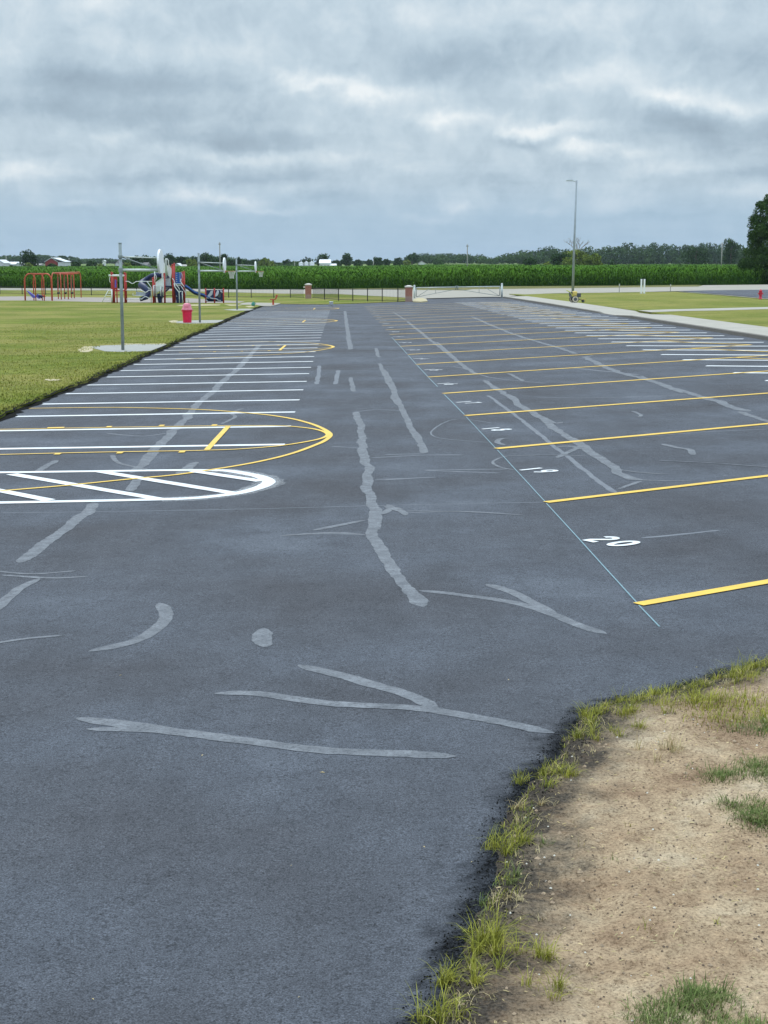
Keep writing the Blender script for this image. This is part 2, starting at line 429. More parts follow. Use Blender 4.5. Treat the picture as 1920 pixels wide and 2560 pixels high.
def lot_edge(X, Y):
    d = -sdist(X, Y) + (vnoise(X, Y, 5, 3) - .5) * .10
    return np.clip((.17 - d - (vnoise(X, Y, 14, 8) - .5) * .12 - (vnoise(X, Y, 33, 9) - .5) * .10) / .15, 0, 1) * (np.abs(X) < 12)
lot = grid('parking_lot', xs, ys, lambda X, Y: GZ(X, Y), M['asphalt'], lot_edge, kind='structure')

dx = np.unique(np.r_[np.arange(-.4, 3.4, .022), np.arange(3.4, 9, .2)]); dy = np.r_[np.arange(3.4, 12.6, .022), np.arange(12.6, 14, .2)]
def dz(X, Y):
    s = sdist(X, Y) + (vnoise(X, Y, 7, 5) - .5) * .07 + (vnoise(X, Y, 22, 6) - .5) * .03
    return GZ(X, Y) + np.clip(s * .22, -.05, .03) + np.where(s > 0, np.clip(s, 0, .3) / .3, 0) * ((vnoise(X, Y, 2, 1) - .4) * .05 + (vnoise(X, Y, 9, 2) - .5) * .024 + (vnoise(X, Y, 21, 4) - .5) * .012)
sd_edge = lambda X, Y: np.clip(1 - (sdist(X, Y)) / .62, 0, 1)
grid('dirt_ground', dx, dy, dz, M['dirt'], sd_edge, keep=lambda X, Y: sdist(X, Y) > -.12, kind='structure')
def dirt_z(x, y): return float(dz(np.array([x]), np.array([y]))[0])

# ------------------------------------------------------------------ left lawn, pads, mulch
edge_px = [(-60, 1075), (0, 1046), (22, 1036), (60, 1018), (99, 1003), (156, 979), (216, 957), (259, 936), (297, 920), (334, 904), (360, 890), (391, 878), (417, 868), (438, 857), (456, 849), (474, 841), (491, 834), (507, 828), (522, 821), (536, 815), (548, 810), (559, 805), (569, 800), (578, 796), (602, 787), (628, 775), (655, 766.5)]
ledge = [G(*p) for p in edge_px]
jag = [ledge[0]]
for a, b in zip(ledge[:-1], ledge[1:]):
    n = max(1, int((b - a).length / .4))
    for k in range(n):
        q = a.lerp(b, (k + 1) / n); jag.append(q + Vector((random.gauss(0, .035), random.gauss(0, .05), 0)))
ledge = jag
near_l = G(-60, 1075)
road_l = [G(655, 762), G(700, 760.5), G(806, 761.5), G(881, 759.5), G(960, 756.5), G(1033, 753)]
lawn_poly = [(near_l.x - 60, near_l.y - 22), (near_l.x - 1.5, near_l.y - 5)] + [(p.x, p.y) for p in ledge] + [(p.x, p.y) for p in road_l]
far_l = [G(1014, 745), G(952, 741.5), G(848, 736), G(740, 735), G(400, 727), G(0, 726)]
lawn_poly += [(p.x, p.y) for p in far_l] + [(-200, far_l[-1].y - 2), (-200, near_l.y - 22)]
sheet('lawn', lawn_poly, .055, M['lawn'], skirt=.12, kind='structure')
# black sealer on the cut soil edge, with the raised lawn's shadow painted in
ribbon('black_edge', [(p.x + .06, p.y - .02) for p in ledge], .24, .012, M['seal_shade'], lot, ragged=.12, step=.35)
ribbon('black_edge', [(p.x - .06, p.y) for p in ledge], .20, .062, M['seal_shade'], lot, ragged=.12, step=.35)

def pad(px, off=.064):
    o = sheet('concrete_pad', [(G(*p).x, G(*p).y) for p in px], off, M['pad'], skirt=.06, kind='structure')
    return o
pad([(226, 872), (250, 868), (290, 866), (340, 864.5), (417, 864.5), (400, 872), (376, 881.5), (310, 884), (262, 882)])
pad([(441, 806), (470, 804), (499, 803), (560, 802.5), (552, 806), (540, 810), (480, 811.5), (441, 810)])
pad([(559, 776), (590, 774), (620, 773.6), (634, 774), (622, 778), (585, 778.5)])
sheet('concrete_pad', [(G(*p).x, G(*p).y) for p in [(598, 763), (606, 759), (622, 757.6), (660, 758.6), (702, 759.6), (690, 764), (676, 766.8), (655, 766.5), (640, 763.5)]], .066, M['concrete'], skirt=.06, kind='structure')
sheet('mulch_bed', [(G(*p).x, G(*p).y) for p in [(-40, 743), (60, 742), (160, 744), (300, 745.5), (460, 746), (560, 752.5), (612, 755), (598, 758.5), (520, 758.6), (380, 757.6), (250, 756.6), (150, 754), (60, 752.6), (-40, 752.4)]], .06, M['mulch'], kind='structure')
for P in ([(300, 865), (312, 862), (360, 863), (420, 861.5), (424, 865), (300, 867)], [(195, 878), (210, 870), (232, 869), (232, 880), (220, 884), (200, 884)],
          [(421, 805), (436, 803), (445, 804), (444, 809), (428, 809)], [(440, 764.6), (470, 763), (520, 762.5), (552, 763.2), (548, 765), (500, 766), (452, 766)], [(560, 762.8), (590, 763), (606, 765.5), (575, 766)],
          [(112, 956), (114, 953.5), (138, 954), (150, 955), (146, 957.5), (124, 958.5)], [(612, 767), (628, 766), (636, 768), (622, 770)]):
    sheet('worn_soil', [(G(*p).x, G(*p).y) for p in P], .0615 if P[0][0] != 112 else .07, M['bare'], kind='structure')

# road, driveway, verges, right side
sheet('road', [(G(*p).x, G(*p).y) for p in [(-300, 720), (0, 720.8), (740, 723.2), (1100, 724), (1400, 721.8), (1746, 717.5), (1757, 714.2), (1930, 712.3), (2300, 708), (2300, 735), (1920, 726), (1690, 729.4), (1600, 731.5), (1400, 734.5), (1304, 738.5), (1258, 744.6), (1240, 743.6), (1150, 745.3), (1065, 747.8), (1068, 754), (1052, 756), (1032, 754), (1014, 745.5), (952, 742), (848, 736.5), (740, 735.5), (400, 727.5), (0, 726.5), (-300, 727)]], .072, M['concrete'], kind='structure')
sheet('verge', [(G(*p).x, G(*p).y) for p in [(-400, 716), (960, 719), (1100, 720), (1560, 715.4), (1740, 713), (1757, 714.4), (1746, 717.8), (1400, 722.2), (1290, 723.6), (1182, 724.2), (1160, 727.5), (1040, 725.8), (960, 725), (740, 723.8), (0, 721.2), (-400, 720.3)]], .085, M['verge'], kind='structure')
curb_b = [G(1258, 745), G(1440, 775), G(1591.5, 800.5), G(1680, 813.5), G(1920, 851)]
dr = (curb_b[-1] - curb_b[0]).normalized()
c0 = curb_b[0]; c1 = c0 + dr * ((c0.y - 18) / -dr.y)
def cl(y, off=0.0):
    t = (y - c0.y) / dr.y; return (c0.x + dr.x * t + off, y)
sw_o = [G(1304, 738.5, .14), G(1400, 752, .14), G(1588, 775.4, .14), G(1779, 800.2, .14), G(1920, 815.7, .14)]
dipc = G(1519, 787.5)
def strip(name, a, b, z0, z1, mat, parent=None, **pr):
    """lengthwise strip right of the curb line between lateral offsets a and b, heights z0 and z1, with the dropped kerb"""
    yy = sorted({18.0, 40.0, 60.0, c0.y, *[dipc.y + k for k in (-6.5, -4.6, -1, 1, 2.6, 4.4)], 120.0, 140.0})
    mb = MB(); V = []
    for y in yy:
        dip = 1 - max(0, min(1, (5.6 - abs(y - dipc.y)) / 3.0))
        for off, zz in ((a, z0), (b, z1)):
            x, _ = cl(y, off); V.append((x, y, ground(x, y) + (zz if zz <= .02 else .02 + (zz - .02) * dip)))
    mb.v = V; mb.f = [(2 * i, 2 * i + 1, 2 * i + 3, 2 * i + 2) for i in range(len(yy) - 1)]
    return mb.build(name, mat, parent, **pr)
w0 = sum(p.x - cl(p.y)[0] for p in sw_o[1:]) / 4
sw = strip('sidewalk', .17, w0, .145, .145, M['sidewalk'], kind='structure')
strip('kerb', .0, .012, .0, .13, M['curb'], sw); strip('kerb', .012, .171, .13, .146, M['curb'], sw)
for y in np.arange(24, 176, 6.1):      # expansion joints
    a, b = cl(y, .18), cl(y + .03 * 0, w0 - .02)
    dd = abs(y - dipc.y)
    if dd > 6.5: ribbon('joint', [(a[0], a[1]), (b[0], b[1])], .03, .149, M['pad'], sw, step=9)
# right lawn with the branch path
path_a = [G(1588, 776.5, .14), G(1700, 773, .14), G(1920, 767.6, .14)]; path_b = [G(1660, 780, .14), G(1800, 776.3, .14), G(1920, 772.8, .14)]
e = (path_a[-1] - path_a[0]).normalized()
lx = lambda p: (p.x, p.y)
pw = [cl(path_a[0].y, w0 - .05), lx(path_a[1]), lx(path_a[2]), (path_a[2].x + 60, path_a[2].y + 60 * e.y / e.x)]
pb = [cl(path_b[0].y, w0 - .05), lx(path_b[1]), lx(path_b[2]), (path_b[2].x + 60, path_b[2].y + 60 * e.y / e.x)]
sheet('path', pw + pb[::-1], .148, M['sidewalk'], kind='structure')
rl = [cl(20, w0 + .01), cl(60, w0 + .01), cl(100, w0 + .01), cl(140, w0 + .01), cl(172, w0 + .01), lx(G(1312, 736, .13))]
rl += [lx(G(*p, .13)) for p in ((1431, 733.2), (1600, 730.6), (1690, 729.2), (1716, 731.0), (1800, 737.5), (1900, 746.0), (1940, 749.8))]
rl += [(G(1940, 749.8).x + 60, G(1940, 749.8).y - 38), (120, 20)]
sheet('grass_field', rl, .135, M['lawn2'], skirt=.2, kind='structure')
sheet('side_road', [lx(G(*p, .1)) for p in ((1700, 728.6), (1760, 727.2), (1920, 725.2), (2300, 722), (2300, 780), (1935, 749), (1900, 745.4), (1800, 736.8), (1716, 730.2))], .165, M['asphalt'], kind='structure')
ribbon('kerb_line', [lx(G(*p, .15)) for p in ((1700, 729.6), (1716, 731.0), (1800, 737.5), (1900, 746.2), (1960, 751))], .42, .185, M['sidewalk'], None)['kind'] = 'structure'

# ------------------------------------------------------------------ pavement marks
Lr = [(711.4, 1111.8), (726.5, 1066), (738, 1030.5), (749, 1000.1), (758.3, 975), (766.4, 953.8), (772.8, 934.4), (778, 918.8), (782.9, 904), (785.3, 891.6), (789.4, 879.5)]
Ll = [(0, 1125.7), (0, 1080.8), (21.7, 1042.9), (99, 1012.3), (156, 987), (216, 964), (259, 944), (297, 927), (334, 911), (360, 897), (390.9, 884.4)]
R_ = np.array([lx(G(*p)) for p in Lr]); k = np.arange(11)
fx = np.polyfit(k, R_[:, 0], 1); fy = np.polyfit(k, R_[:, 1], 1)
Lx = np.array([lx(G(*p)) for p in Ll]); dsl = np.mean((R_[:, 1] - Lx[:, 1]) / (R_[:, 0] - Lx[:, 0]))
led = sorted(((p.y, p.x) for p in ledge))
def edge_x(y): return float(np.interp(y, [a for a, _ in led], [b for _, b in led]))
print('left fit', fx, fy, dsl)
for i in range(0, 31):
    x, y = np.polyval(fx, i), np.polyval(fy, i)
    if i < 11: x, y = R_[i]
    xl = edge_x(y + dsl * -5.8) + .25 if i > 1 else -9.5
    if y > 127: break
    ribbon('white_stripe', [(xl, y + (xl - x) * dsl), (x, y)], .23 if i < 8 else .27, .006, M['white'], lot, ragged=.006, step=1.2)
Rs = [(1913.7, 951.8), (1834, 932), (1764.9, 915), (1707, 899.6), (1653, 886.7), (1607.3, 874.9), (1566, 864.7), (1528.8, 855.3), (1496, 847.2), (1466, 839.5), (1437.5, 832.5), (1413, 825.8), (1389.3, 820), (1368.5, 814.7), (1348.7, 809.7), (1329.8, 805.1), (1312.9, 800.6), (1296.4, 796.5), (1283.7, 792.8), (1268.5, 789.5), (1255, 785.9), (1243.2, 783), (1229.7, 780), (1219.6, 777)]
Re = [(1894.2, 847.1), (1842.7, 839.2), (1797.7, 832.3), (1753.4, 825.9), (1713.8, 819.7), (1679, 814), (1644.8, 808.4), (1616.4, 803.7), (1585.7, 799.4), (1563.5, 795)]
S_ = np.array([lx(G(*p)) for p in Rs]); E_ = np.array([lx(G(*p)) for p in Re]); dv = (E_ - S_[8:18]).mean(0)
fx2 = np.polyfit(np.arange(24), S_[:, 0], 1); fy2 = np.polyfit(np.arange(24), S_[:, 1], 1)
print('right', dv, fx2, fy2)
for i in range(-1, 40):
    x, y = (S_[i] if 0 <= i < 24 else (np.polyval(fx2, i), np.polyval(fy2, i)))
    if y > 140: break
    ln = cl(y + dv[1], -.55)[0] - x
    ribbon('white_stripe', [(x, y), (x + ln, y + dv[1] * ln / dv[0])], .32, .006, M['white'], lot, ragged=.004, step=1.2)
Yp = [(1595.4, 1512.5), (1365.1, 1256.8), (1240.7, 1122.5), (1163.7, 1039.8), (1108.3, 984.2), (1070.7, 943.3), (1041, 911.5), (1019.9, 886.7), (1000.6, 866.2), (985.4, 850), (973.6, 836.5), (964.5, 824.9), (955.1, 814.6), (947.5, 805.8), (939.9, 798.6), (934, 792), (928, 785.2), (923, 780.2)]
Y_ = np.array([lx(G(*p)) for p in Yp]); fx3 = np.polyfit(np.arange(18), Y_[:, 0], 1); fy3 = np.polyfit(np.arange(18), Y_[:, 1], 1)
ye = np.array([lx(G(*p)) for p in [(1878, 862.3), (1779.6, 845.2), (1695.8, 831), (1628.5, 819.7)]])
yv = (ye - Y_[6:10]).mean(0)
print('yellow', yv, fx3, fy3, math.degrees(math.atan2(yv[0], yv[1])))
yl = math.hypot(*yv); yd = np.array(yv) / yl; yn = np.array([yd[1], -yd[0]])   # yn points toward the camera side
Yst = [Y_[i] if i < 18 else np.array([np.polyval(fx3, i), np.polyval(fy3, i)]) for i in range(21)]
near_dir = []
for i, st in enumerate(Yst):
    tgt = {0: (1920, 1455.5), 1: (1920, 1190.5), 2: (1920, 1060), 3: (1920, 983.5), 4: (1920, 928)}.get(i)
    d = yd
    if tgt: g = np.array(lx(G(*tgt))) - st; d = g / np.linalg.norm(g)
    en = st + d * yl
    ribbon('yellow_stripe', [tuple(st), tuple(en)], .135 if i < 2 else .17, .009, M['yellow'], lot, ragged=.004, step=1.5)
    if i + 1 < len(Yst):   # sawtooth line at the back of the bay, square to the stripes
        t = np.dot(en - Yst[i + 1], yd); foot = Yst[i + 1] + yd * t
        ribbon('yellow_stripe', [tuple(en), tuple(foot)], .16, .012, M['yellow'], lot, step=3)

def arcp(cx, cy, rx, ry, a0, a1, n=10): return [(cx + rx * math.cos(math.radians(a0 + (a1 - a0) * i / n)), cy + ry * math.sin(math.radians(a0 + (a1 - a0) * i / n))) for i in range(n + 1)]
DIG = {'0': [arcp(.3, .5, .26, .44, 0, 360, 20)], '1': [[(.3, 0), (.3, 1)]],
       '2': [arcp(.3, .72, .25, .22, 170, -30, 10) + [(.1, .2), (.04, .06), (.6, .06)]], '3': [arcp(.28, .73, .24, .21, 150, -80, 10), arcp(.28, .28, .28, .24, 80, -150, 12)],
       '4': [[(.44, 0), (.44, .97), (.03, .33), (.6, .33)]], '5': [[(.52, .93), (.12, .93), (.08, .55)] + arcp(.28, .32, .27, .27, 120, -145, 12)],
       '6': [arcp(.3, .3, .25, .25, 0, 360, 16), [(.46, .93), (.2, .75), (.06, .4)]], '7': [[(.03, .93), (.57, .93), (.22, 0)]],
       '8': [arcp(.3, .73, .21, .21, 0, 360, 14), arcp(.3, .28, .26, .25, 0, 360, 16)], '9': [arcp(.3, .7, .25, .25, 0, 360, 16), [(.14, .06), (.4, .25), (.54, .6)]]}
q2 = np.array(lx(G(1504.6, 1349.2))); q0 = np.array(lx(G(1560.3, 1360.8))); off20 = (q2 + q0) / 2 - Y_[0]
q1 = np.array(lx(G(1327.6, 1173.6))); q9 = np.array(lx(G(1363, 1180))); off19 = (q1 + q9) / 2 - Y_[1]
print('num', off20, off19, q0 - q2, q9 - q1)
noff = (off20 + off19) / 2; H = .38
for i in range(20):
    s = str(20 - i); c = Yst[i] + (off20 if i == 0 else off19 if i == 1 else noff)
    o = MB(); n = len(s)
    for j, ch in enumerate(s):
        o_c = c + yn * ((j - (n - 1) / 2) * .33)
        for st in DIG[ch]:
            pts = [o_c + yn * ((px - .3) * H * .82) + yd * ((py - .5) * H) for px, py in st]
            P = [Vector(p) for p in pts]; b = len(o.v); w = .078
            for a, p in enumerate(P):
                d = (P[min(a + 1, len(P) - 1)] - P[max(a - 1, 0)]).normalized(); nr = Vector((-d.y, d.x))
                if a == 0 and (P[0] - P[-1]).length < .01: d = (P[1] - P[-2]).normalized(); nr = Vector((-d.y, d.x))
                if a == len(P) - 1 and (P[0] - P[-1]).length < .01: d = (P[1] - P[-2]).normalized(); nr = Vector((-d.y, d.x))
                for sg in (-1, 1):
                    v = p + nr * sg * w / 2; o.v.append((v.x, v.y, ground(v.x, v.y) + .009 + .0004 * (DIG[ch].index(st))))
            o.f += [(b + 2 * a, b + 2 * a + 1, b + 2 * a + 3, b + 2 * a + 2) for a in range(len(P) - 1)]
    o.build('bay_number', M['white'], lot, label='white stencilled number ' + s)

# blue-green chalk guide line
for a, b in (((1648.6, 1567.5), (1597, 1514)), ((1592, 1507), (1366, 1259)), ((1363, 1255), (1243, 1125)), ((1239, 1121), (1165, 1042)), ((1161, 1037), (1110, 986)), ((1094, 967), (1071, 944)), ((1070, 942), (1041, 912)), ((1040, 910), (1020, 888)), ((1018, 885), (979, 843))):
    ribbon('chalk_line', [lx(G(*a)), lx(G(*b))], .014 if a[1] > 1100 else .02, .005, M['chalk'], lot, ragged=.004, step=.8)

# basketball court lines (near court surveyed, the other three are its shape moved down the lot)
arc3 = [(-40, 1024), (81, 1021.5), (249, 1019.5), (345, 1020.2), (480, 1023.8), (555, 1028), (625, 1033.7), (680, 1039.5), (729.4, 1047.6), (760, 1055), (787, 1063.5), (810, 1074), (822, 1082), (826, 1088), (822, 1095), (808, 1105), (787, 1114), (760, 1124.5), (729, 1135), (690, 1145.5), (642.6, 1156), (594, 1165), (541, 1173.4), (440, 1188), (333, 1198), (173.6, 1214), (20, 1227), (-200, 1246)]
ln_u = [(-60, 1075.5), (0, 1074.5), (240, 1070), (480, 1066.4), (573, 1065.4), (642.5, 1065), (690, 1065.4), (726.5, 1066.8), (772.8, 1071.6), (800, 1077), (815, 1083), (820, 1088)]
ln_l = [(-60, 1139), (0, 1137.8), (240, 1132), (480, 1128), (512, 1127), (584.7, 1124.8), (671.5, 1118.4), (729, 1111.7), (787, 1101.5), (812, 1094), (820, 1088)]
def sm(L, n=3):
    P = [np.array(lx(G(*p))) for p in L]; out = []
    for i in range(len(P) - 1):
        a, b, c, d = P[max(i - 1, 0)], P[i], P[i + 1], P[min(i + 2, len(P) - 1)]
        for k in range(n):
            t = k / n; out.append(.5 * ((2 * b) + (c - a) * t + (2 * a - 5 * b + 4 * c - d) * t * t + (3 * b - a - 3 * c + d) * t ** 3))
    out.append(P[-1]); return out
apex = [np.array(lx(G(*p))) for p in ((826, 1088), (834.5, 867.3), (843, 802), (847.5, 771))]
AU, LU, LL = sm(arc3), sm(ln_u), sm(ln_l)
ft = [np.array(lx(G(570.5, 1067))), np.array(lx(G(517.3, 1126)))]
tick = [(272.6, 1068.2), (404.5, 1065), (536, 1064), (144.7, 1136), (300, 1133.2), (455, 1131)]
for i, ap in enumerate(apex):
    d = ap - apex[0]; clip = lambda L: [tuple(p + d) for p in L if i == 0 or p[0] + d[0] > edge_x(min(p[1] + d[1], 125)) - .3]
    z = .0095
    ribbon('court_arc', clip(AU), .085, z, M['yellow'], lot, step=1)
    ribbon('court_lane', clip(LU), .075, z + .0012, M['yellow'], lot, step=1); ribbon('court_lane', clip(LL), .075, z + .0024, M['yellow'], lot, step=1)
    ribbon('free_throw_line', [tuple(ft[0] + d), tuple(ft[1] + d)], .10, z + .0036, M['yellow'], lot, step=1)
    for t in tick:
        p = np.array(lx(G(*t))) + d; ribbon('lane_mark', [(p[0], p[1] - .11), (p[0], p[1] + .11)], .1, z + .0036, M['yellow'], lot, step=1)
    p = np.array(lx(G(137.5, 1071.5))) + d; ribbon('lane_mark', [(p[0] - .16, p[1] + .05), (p[0] + .16, p[1] + .08)], .2, z + .0036, M['yellow'], lot, step=1)
# white hatched island end
hz = .0072
out = [(-60, 1182.8), (0, 1182), (237, 1179), (440, 1176.3), (541, 1176.6), (579, 1179), (619, 1185.5), (650, 1192.5), (667, 1200), (672, 1206), (664, 1213), (650, 1219), (620, 1228), (585, 1235.5), (527, 1242.5), (480, 1246.5), (405, 1249.3), (240, 1253), (0, 1257.5), (-60, 1258.5)]
ribbon('hatch_outline', sm(out), .19, hz, M['white'], lot, ragged=.008, step=.4)
for j, (a, b) in enumerate((((29, 1186), (405, 1250)), ((252, 1180), (582, 1234)), ((-60, 1216), (124, 1252)), ((483, 1179), (654, 1204)))):
    ribbon('hatch_stripe', [lx(G(*a)), lx(G(*b))], .18, hz + .0006 * (j + 1), M['white'], lot, ragged=.008, step=.4)

for wd, zz in ((.42, .0046), (.32, .0052)):
    ribbon('overspray', sm(out[4:17]), wd, zz, M['spray'], lot, ragged=.03, step=.2)
# filled cracks and scrape marks (overview pixels, width in metres)
CR = [([(770, 890), (780, 930), (782, 970), (795, 1010), (790, 1040), (800, 1080), (813, 1110), (805, 1150), (825, 1195), (850, 1230), (870, 1260), (900, 1295), (915, 1311)], .16),
      ([(820, 785), (835, 820), (852, 850), (870, 885), (885, 920), (905, 955), (915, 980)], .13), ([(757, 815), (764, 846)], .13), ([(745, 672), (750, 710), (757, 755)], .22), ([(812, 752), (818, 772)], .14),
      ([(905, 1276), (1000, 1286), (1100, 1300), (1180, 1322), (1250, 1350), (1313, 1369)], .14), ([(1050, 1262), (1110, 1280), (1160, 1306), (1200, 1330)], .14),
      ([(343, 1303), (360, 1322), (352, 1345), (310, 1376), (250, 1396), (192, 1408)], .17), ([(563, 1358), (566, 1378), (564, 1399)], .19),
      ([(640, 1438), (720, 1457), (800, 1477), (880, 1500), (940, 1536)], .17), ([(460, 1500), (560, 1500), (700, 1520), (850, 1527), (950, 1536), (1050, 1554), (1200, 1583)], .16),
      ([(165, 1551), (280, 1567), (420, 1585), (560, 1605), (700, 1622), (850, 1628), (985, 1635)], .17), ([(185, 1577), (320, 1578), (430, 1587)], .13),
      ([(205, 1086), (190, 1105), (150, 1135), (110, 1165), (45, 1216)], .20), ([(0, 1243), (100, 1249), (190, 1246)], .09), ([(-20, 1233), (70, 1240), (165, 1233)], .07), ([(80, 1250), (35, 1275), (-5, 1320)], .15), ([(-10, 1391), (60, 1380), (137, 1373)], .08),
      ([(560, 745), (520, 790), (480, 825), (455, 850), (430, 870), (400, 905), (370, 935), (340, 965), (310, 1000), (285, 1022)], .21), ([(422, 998), (385, 1025)], .16), ([(300, 1030), (283, 1062)], .16), ([(120, 994), (80, 1020)], .13),
      ([(521, 883), (500, 893), (508, 901), (478, 916)], .10), ([(242, 983), (258, 1000), (320, 1014), (420, 1020)], .08)]
CR += [([(605, 1158), (700, 1152), (745, 1152), (792, 1156)], .08), ([(675, 1146), (730, 1137), (790, 1124)], .08), ([(828, 1112), (850, 1097), (872, 1106), (874, 1114)], .11), ([(835, 1090), (852, 1098), (872, 1106)], .08), ([(872, 1104), (1000, 1106), (1132, 1113)], .05)]
S2 = 1659 / 960.0
def z2(L): return [((960 + x / S2) / DS, (740 + y / S2) / DS) for x, y in L]
CR += [(z2([(100, 110), (150, 150), (200, 190), (260, 235), (320, 285), (400, 340)]), .17), (z2([(435, 365), (490, 405), (555, 440), (580, 470), (670, 520), (720, 560), (780, 600), (830, 630), (900, 680), (970, 725), (1010, 765), (1060, 787), (1120, 797)]), .18),
       (z2([(40, 70), (95, 105)]), .14), (z2([(1040, 793), (1120, 797), (1350, 802)]), .07), (z2([(1015, 835), (1110, 800)]), .08), (z2([(980, 745), (1100, 763), (1230, 770)]), .07),
       (z2([(740, 655), (800, 650), (870, 665)]), .14), (z2([(745, 700), (800, 672), (870, 640)]), .12), (z2([(700, 530), (740, 550), (775, 545)]), .1), (z2([(880, 692), (750, 688), (620, 690), (520, 695), (470, 718), (500, 740), (560, 752)]), .06),
       (z2([(545, 615), (505, 618), (490, 632), (520, 645)]), .1), (z2([(380, 90), (520, 150), (620, 185), (740, 220), (830, 250)]), .22), (z2([(865, 262), (940, 300), (1030, 335), (1150, 365), (1300, 415), (1420, 450), (1500, 480), (1580, 500)]), .24), (z2([(1540, 500), (1620, 530), (1720, 560)]), .18), (z2([(1110, 345), (1200, 388), (1290, 420)]), .1),
       (z2([(865, 265), (905, 258)]), .2), (z2([(540, 335), (600, 368)]), .13), (z2([(1070, 498), (1110, 515), (1100, 525)]), .08), (z2([(1198, 640), (1270, 656), (1320, 665), (1338, 688)]), .12), (z2([(1185, 712), (1400, 722), (1700, 742)]), .05),
       (z2([(0, 318), (20, 350), (50, 410), (35, 440), (80, 490), (110, 560), (150, 610), (180, 680)]), .1), (z2([(5, 910), (75, 932)]), .12)]
FN = [([(800, 989), (920, 983), (1002, 983)], .06), ([(810, 1036), (942, 1031)], .05), ([(915, 1016), (1080, 1022)], .05), ([(605, 1158), (700, 1152), (790, 1156)], .07), ([(675, 1146), (785, 1124)], .07), ([(835, 1090), (872, 1106), (1000, 1105), (1132, 1113)], .05),
      ([(760, 891), (810, 885), (870, 887)], .04), ([(1062, 914), (985, 905), (933, 930), (950, 946), (1060, 956)], .025), ([(0, 1108), (300, 1104), (600, 1098), (900, 1090), (1180, 1085)], .025), ([(0, 862 + 100), (0, 962)], .05),
      ([(1385, 1162), (1480, 1153), (1557, 1145)], .06), ([(680, 800), (800, 800)], .04), ([(690, 790), (685, 830)], .1), ([(730, 800), (725, 830)], .1), ([(230, 936), (310, 942), (380, 932)], .06), ([(715, 964), (780, 968)], .05)]
FN += [(z2([(450, 430), (560, 510), (700, 620), (800, 700), (900, 780), (1000, 850)]), .07), (z2([(230, 200), (330, 290)]), .08), (z2([(0, 305), (300, 305), (450, 350), (700, 378)]), .05), (z2([(660, 437), (900, 440), (1350, 425)]), .05), (z2([(800, 310), (1100, 340)]), .12),
       (z2([(0, 685), (170, 682)]), .05), (z2([(170, 752), (540, 748)]), .05), (z2([(0, 795), (225, 782)]), .06), (z2([(1000, 615), (1330, 592)]), .05), (z2([(1100, 600), (1659, 575)]), .04)]
def smooth(P, n=4):
    P = [np.array(p) for p in P]
    if len(P) < 3: return [tuple(P[0] * (1 - k / 6) + P[-1] * k / 6) for k in range(7)]
    out_ = []
    for i in range(len(P) - 1):
        a_, b_, c_, d_ = P[max(i - 1, 0)], P[i], P[i + 1], P[min(i + 2, len(P) - 1)]
        for k in range(n):
            q = k / n; out_.append(tuple(.5 * ((2 * b_) + (c_ - a_) * q + (2 * a_ - 5 * b_ + 4 * c_ - d_) * q * q + (3 * b_ - a_ - 3 * c_ + d_) * q ** 3)))
    return out_ + [tuple(P[-1])]
def crack(name, L, w, off, mat, rag):
    """flat filler strip with uneven, torn sides and rounded ends"""
    P = [Vector(p) for p in smooth([lx(G(x * DS, y * DS)) for x, y in L])]
    tot_ = sum((b_ - a_).length for a_, b_ in zip(P[:-1], P[1:])); n_ = max(16, min(260, int(tot_ / .05))); Q = []; acc = 0; j = 0
    cum = [0]
    for a_, b_ in zip(P[:-1], P[1:]): cum.append(cum[-1] + (b_ - a_).length)
    for i in range(n_ + 1):
        q = tot_ * i / n_
        while j < len(cum) - 2 and cum[j + 1] < q: j += 1
        Q.append(P[j].lerp(P[j + 1], min(1, (q - cum[j]) / max(1e-6, cum[j + 1] - cum[j]))))
    mb = MB(); sl, sr = random.random() * 50, random.random() * 50; nz = lambda q, k: float(vnoise(np.array([q * k]), np.array([3.7]), 1.0, 41)) - .5
    for i, q in enumerate(Q):
        d = Q[min(i + 1, n_)] - Q[max(i - 1, 0)]; d = d.normalized() if d.length > 1e-6 else Vector((0, 1)); nr = Vector((-d.y, d.x))
        arc = tot_ * i / n_; e = min(arc, tot_ - arc); tp = min(1, math.sqrt(max(e, .0) / (w * 1.6 + .02)) + .12)
        wl = w * .5 * tp * (1 + rag * (1.1 * nz(arc + sl, 1.7) + .6 * nz(arc + sl, 9) + .7 * nz(arc + sl, 23))); wr = w * .5 * tp * (1 + rag * (1.1 * nz(arc + sr, 1.7) + .6 * nz(arc + sr, 9) + .7 * nz(arc + sr, 23)))
        c_ = q + nr * (nz(arc + sl, 1.1) * .4 + nz(arc + sr, 3.1) * .8) * w * rag
        for sg, ww in ((-1, wr), (1, wl)):
            a_ = c_ + nr * sg * ww; mb.v.append((a_.x, a_.y, ground(a_.x, a_.y) + off))
    mb.f = [(2 * i, 2 * i + 2, 2 * i + 3, 2 * i + 1) for i in range(n_)]
    return mb.build(name, mat, lot)
for i, (L, w) in enumerate(FN): crack('faint_crack', L, w * 1.15, .0012 + .00003 * i, M['faint'], .5)
for i, (L, w) in enumerate(CR): crack('filled_crack', L, w * (.72 if i in (5, 6, 7, 9, 10, 11, 12, 13, 14, 15, 16, 17) else .86), .0022 + .00006 * i, M['patch'], .35 if i in (5, 6, 7, 9, 10, 11, 12) else .5)

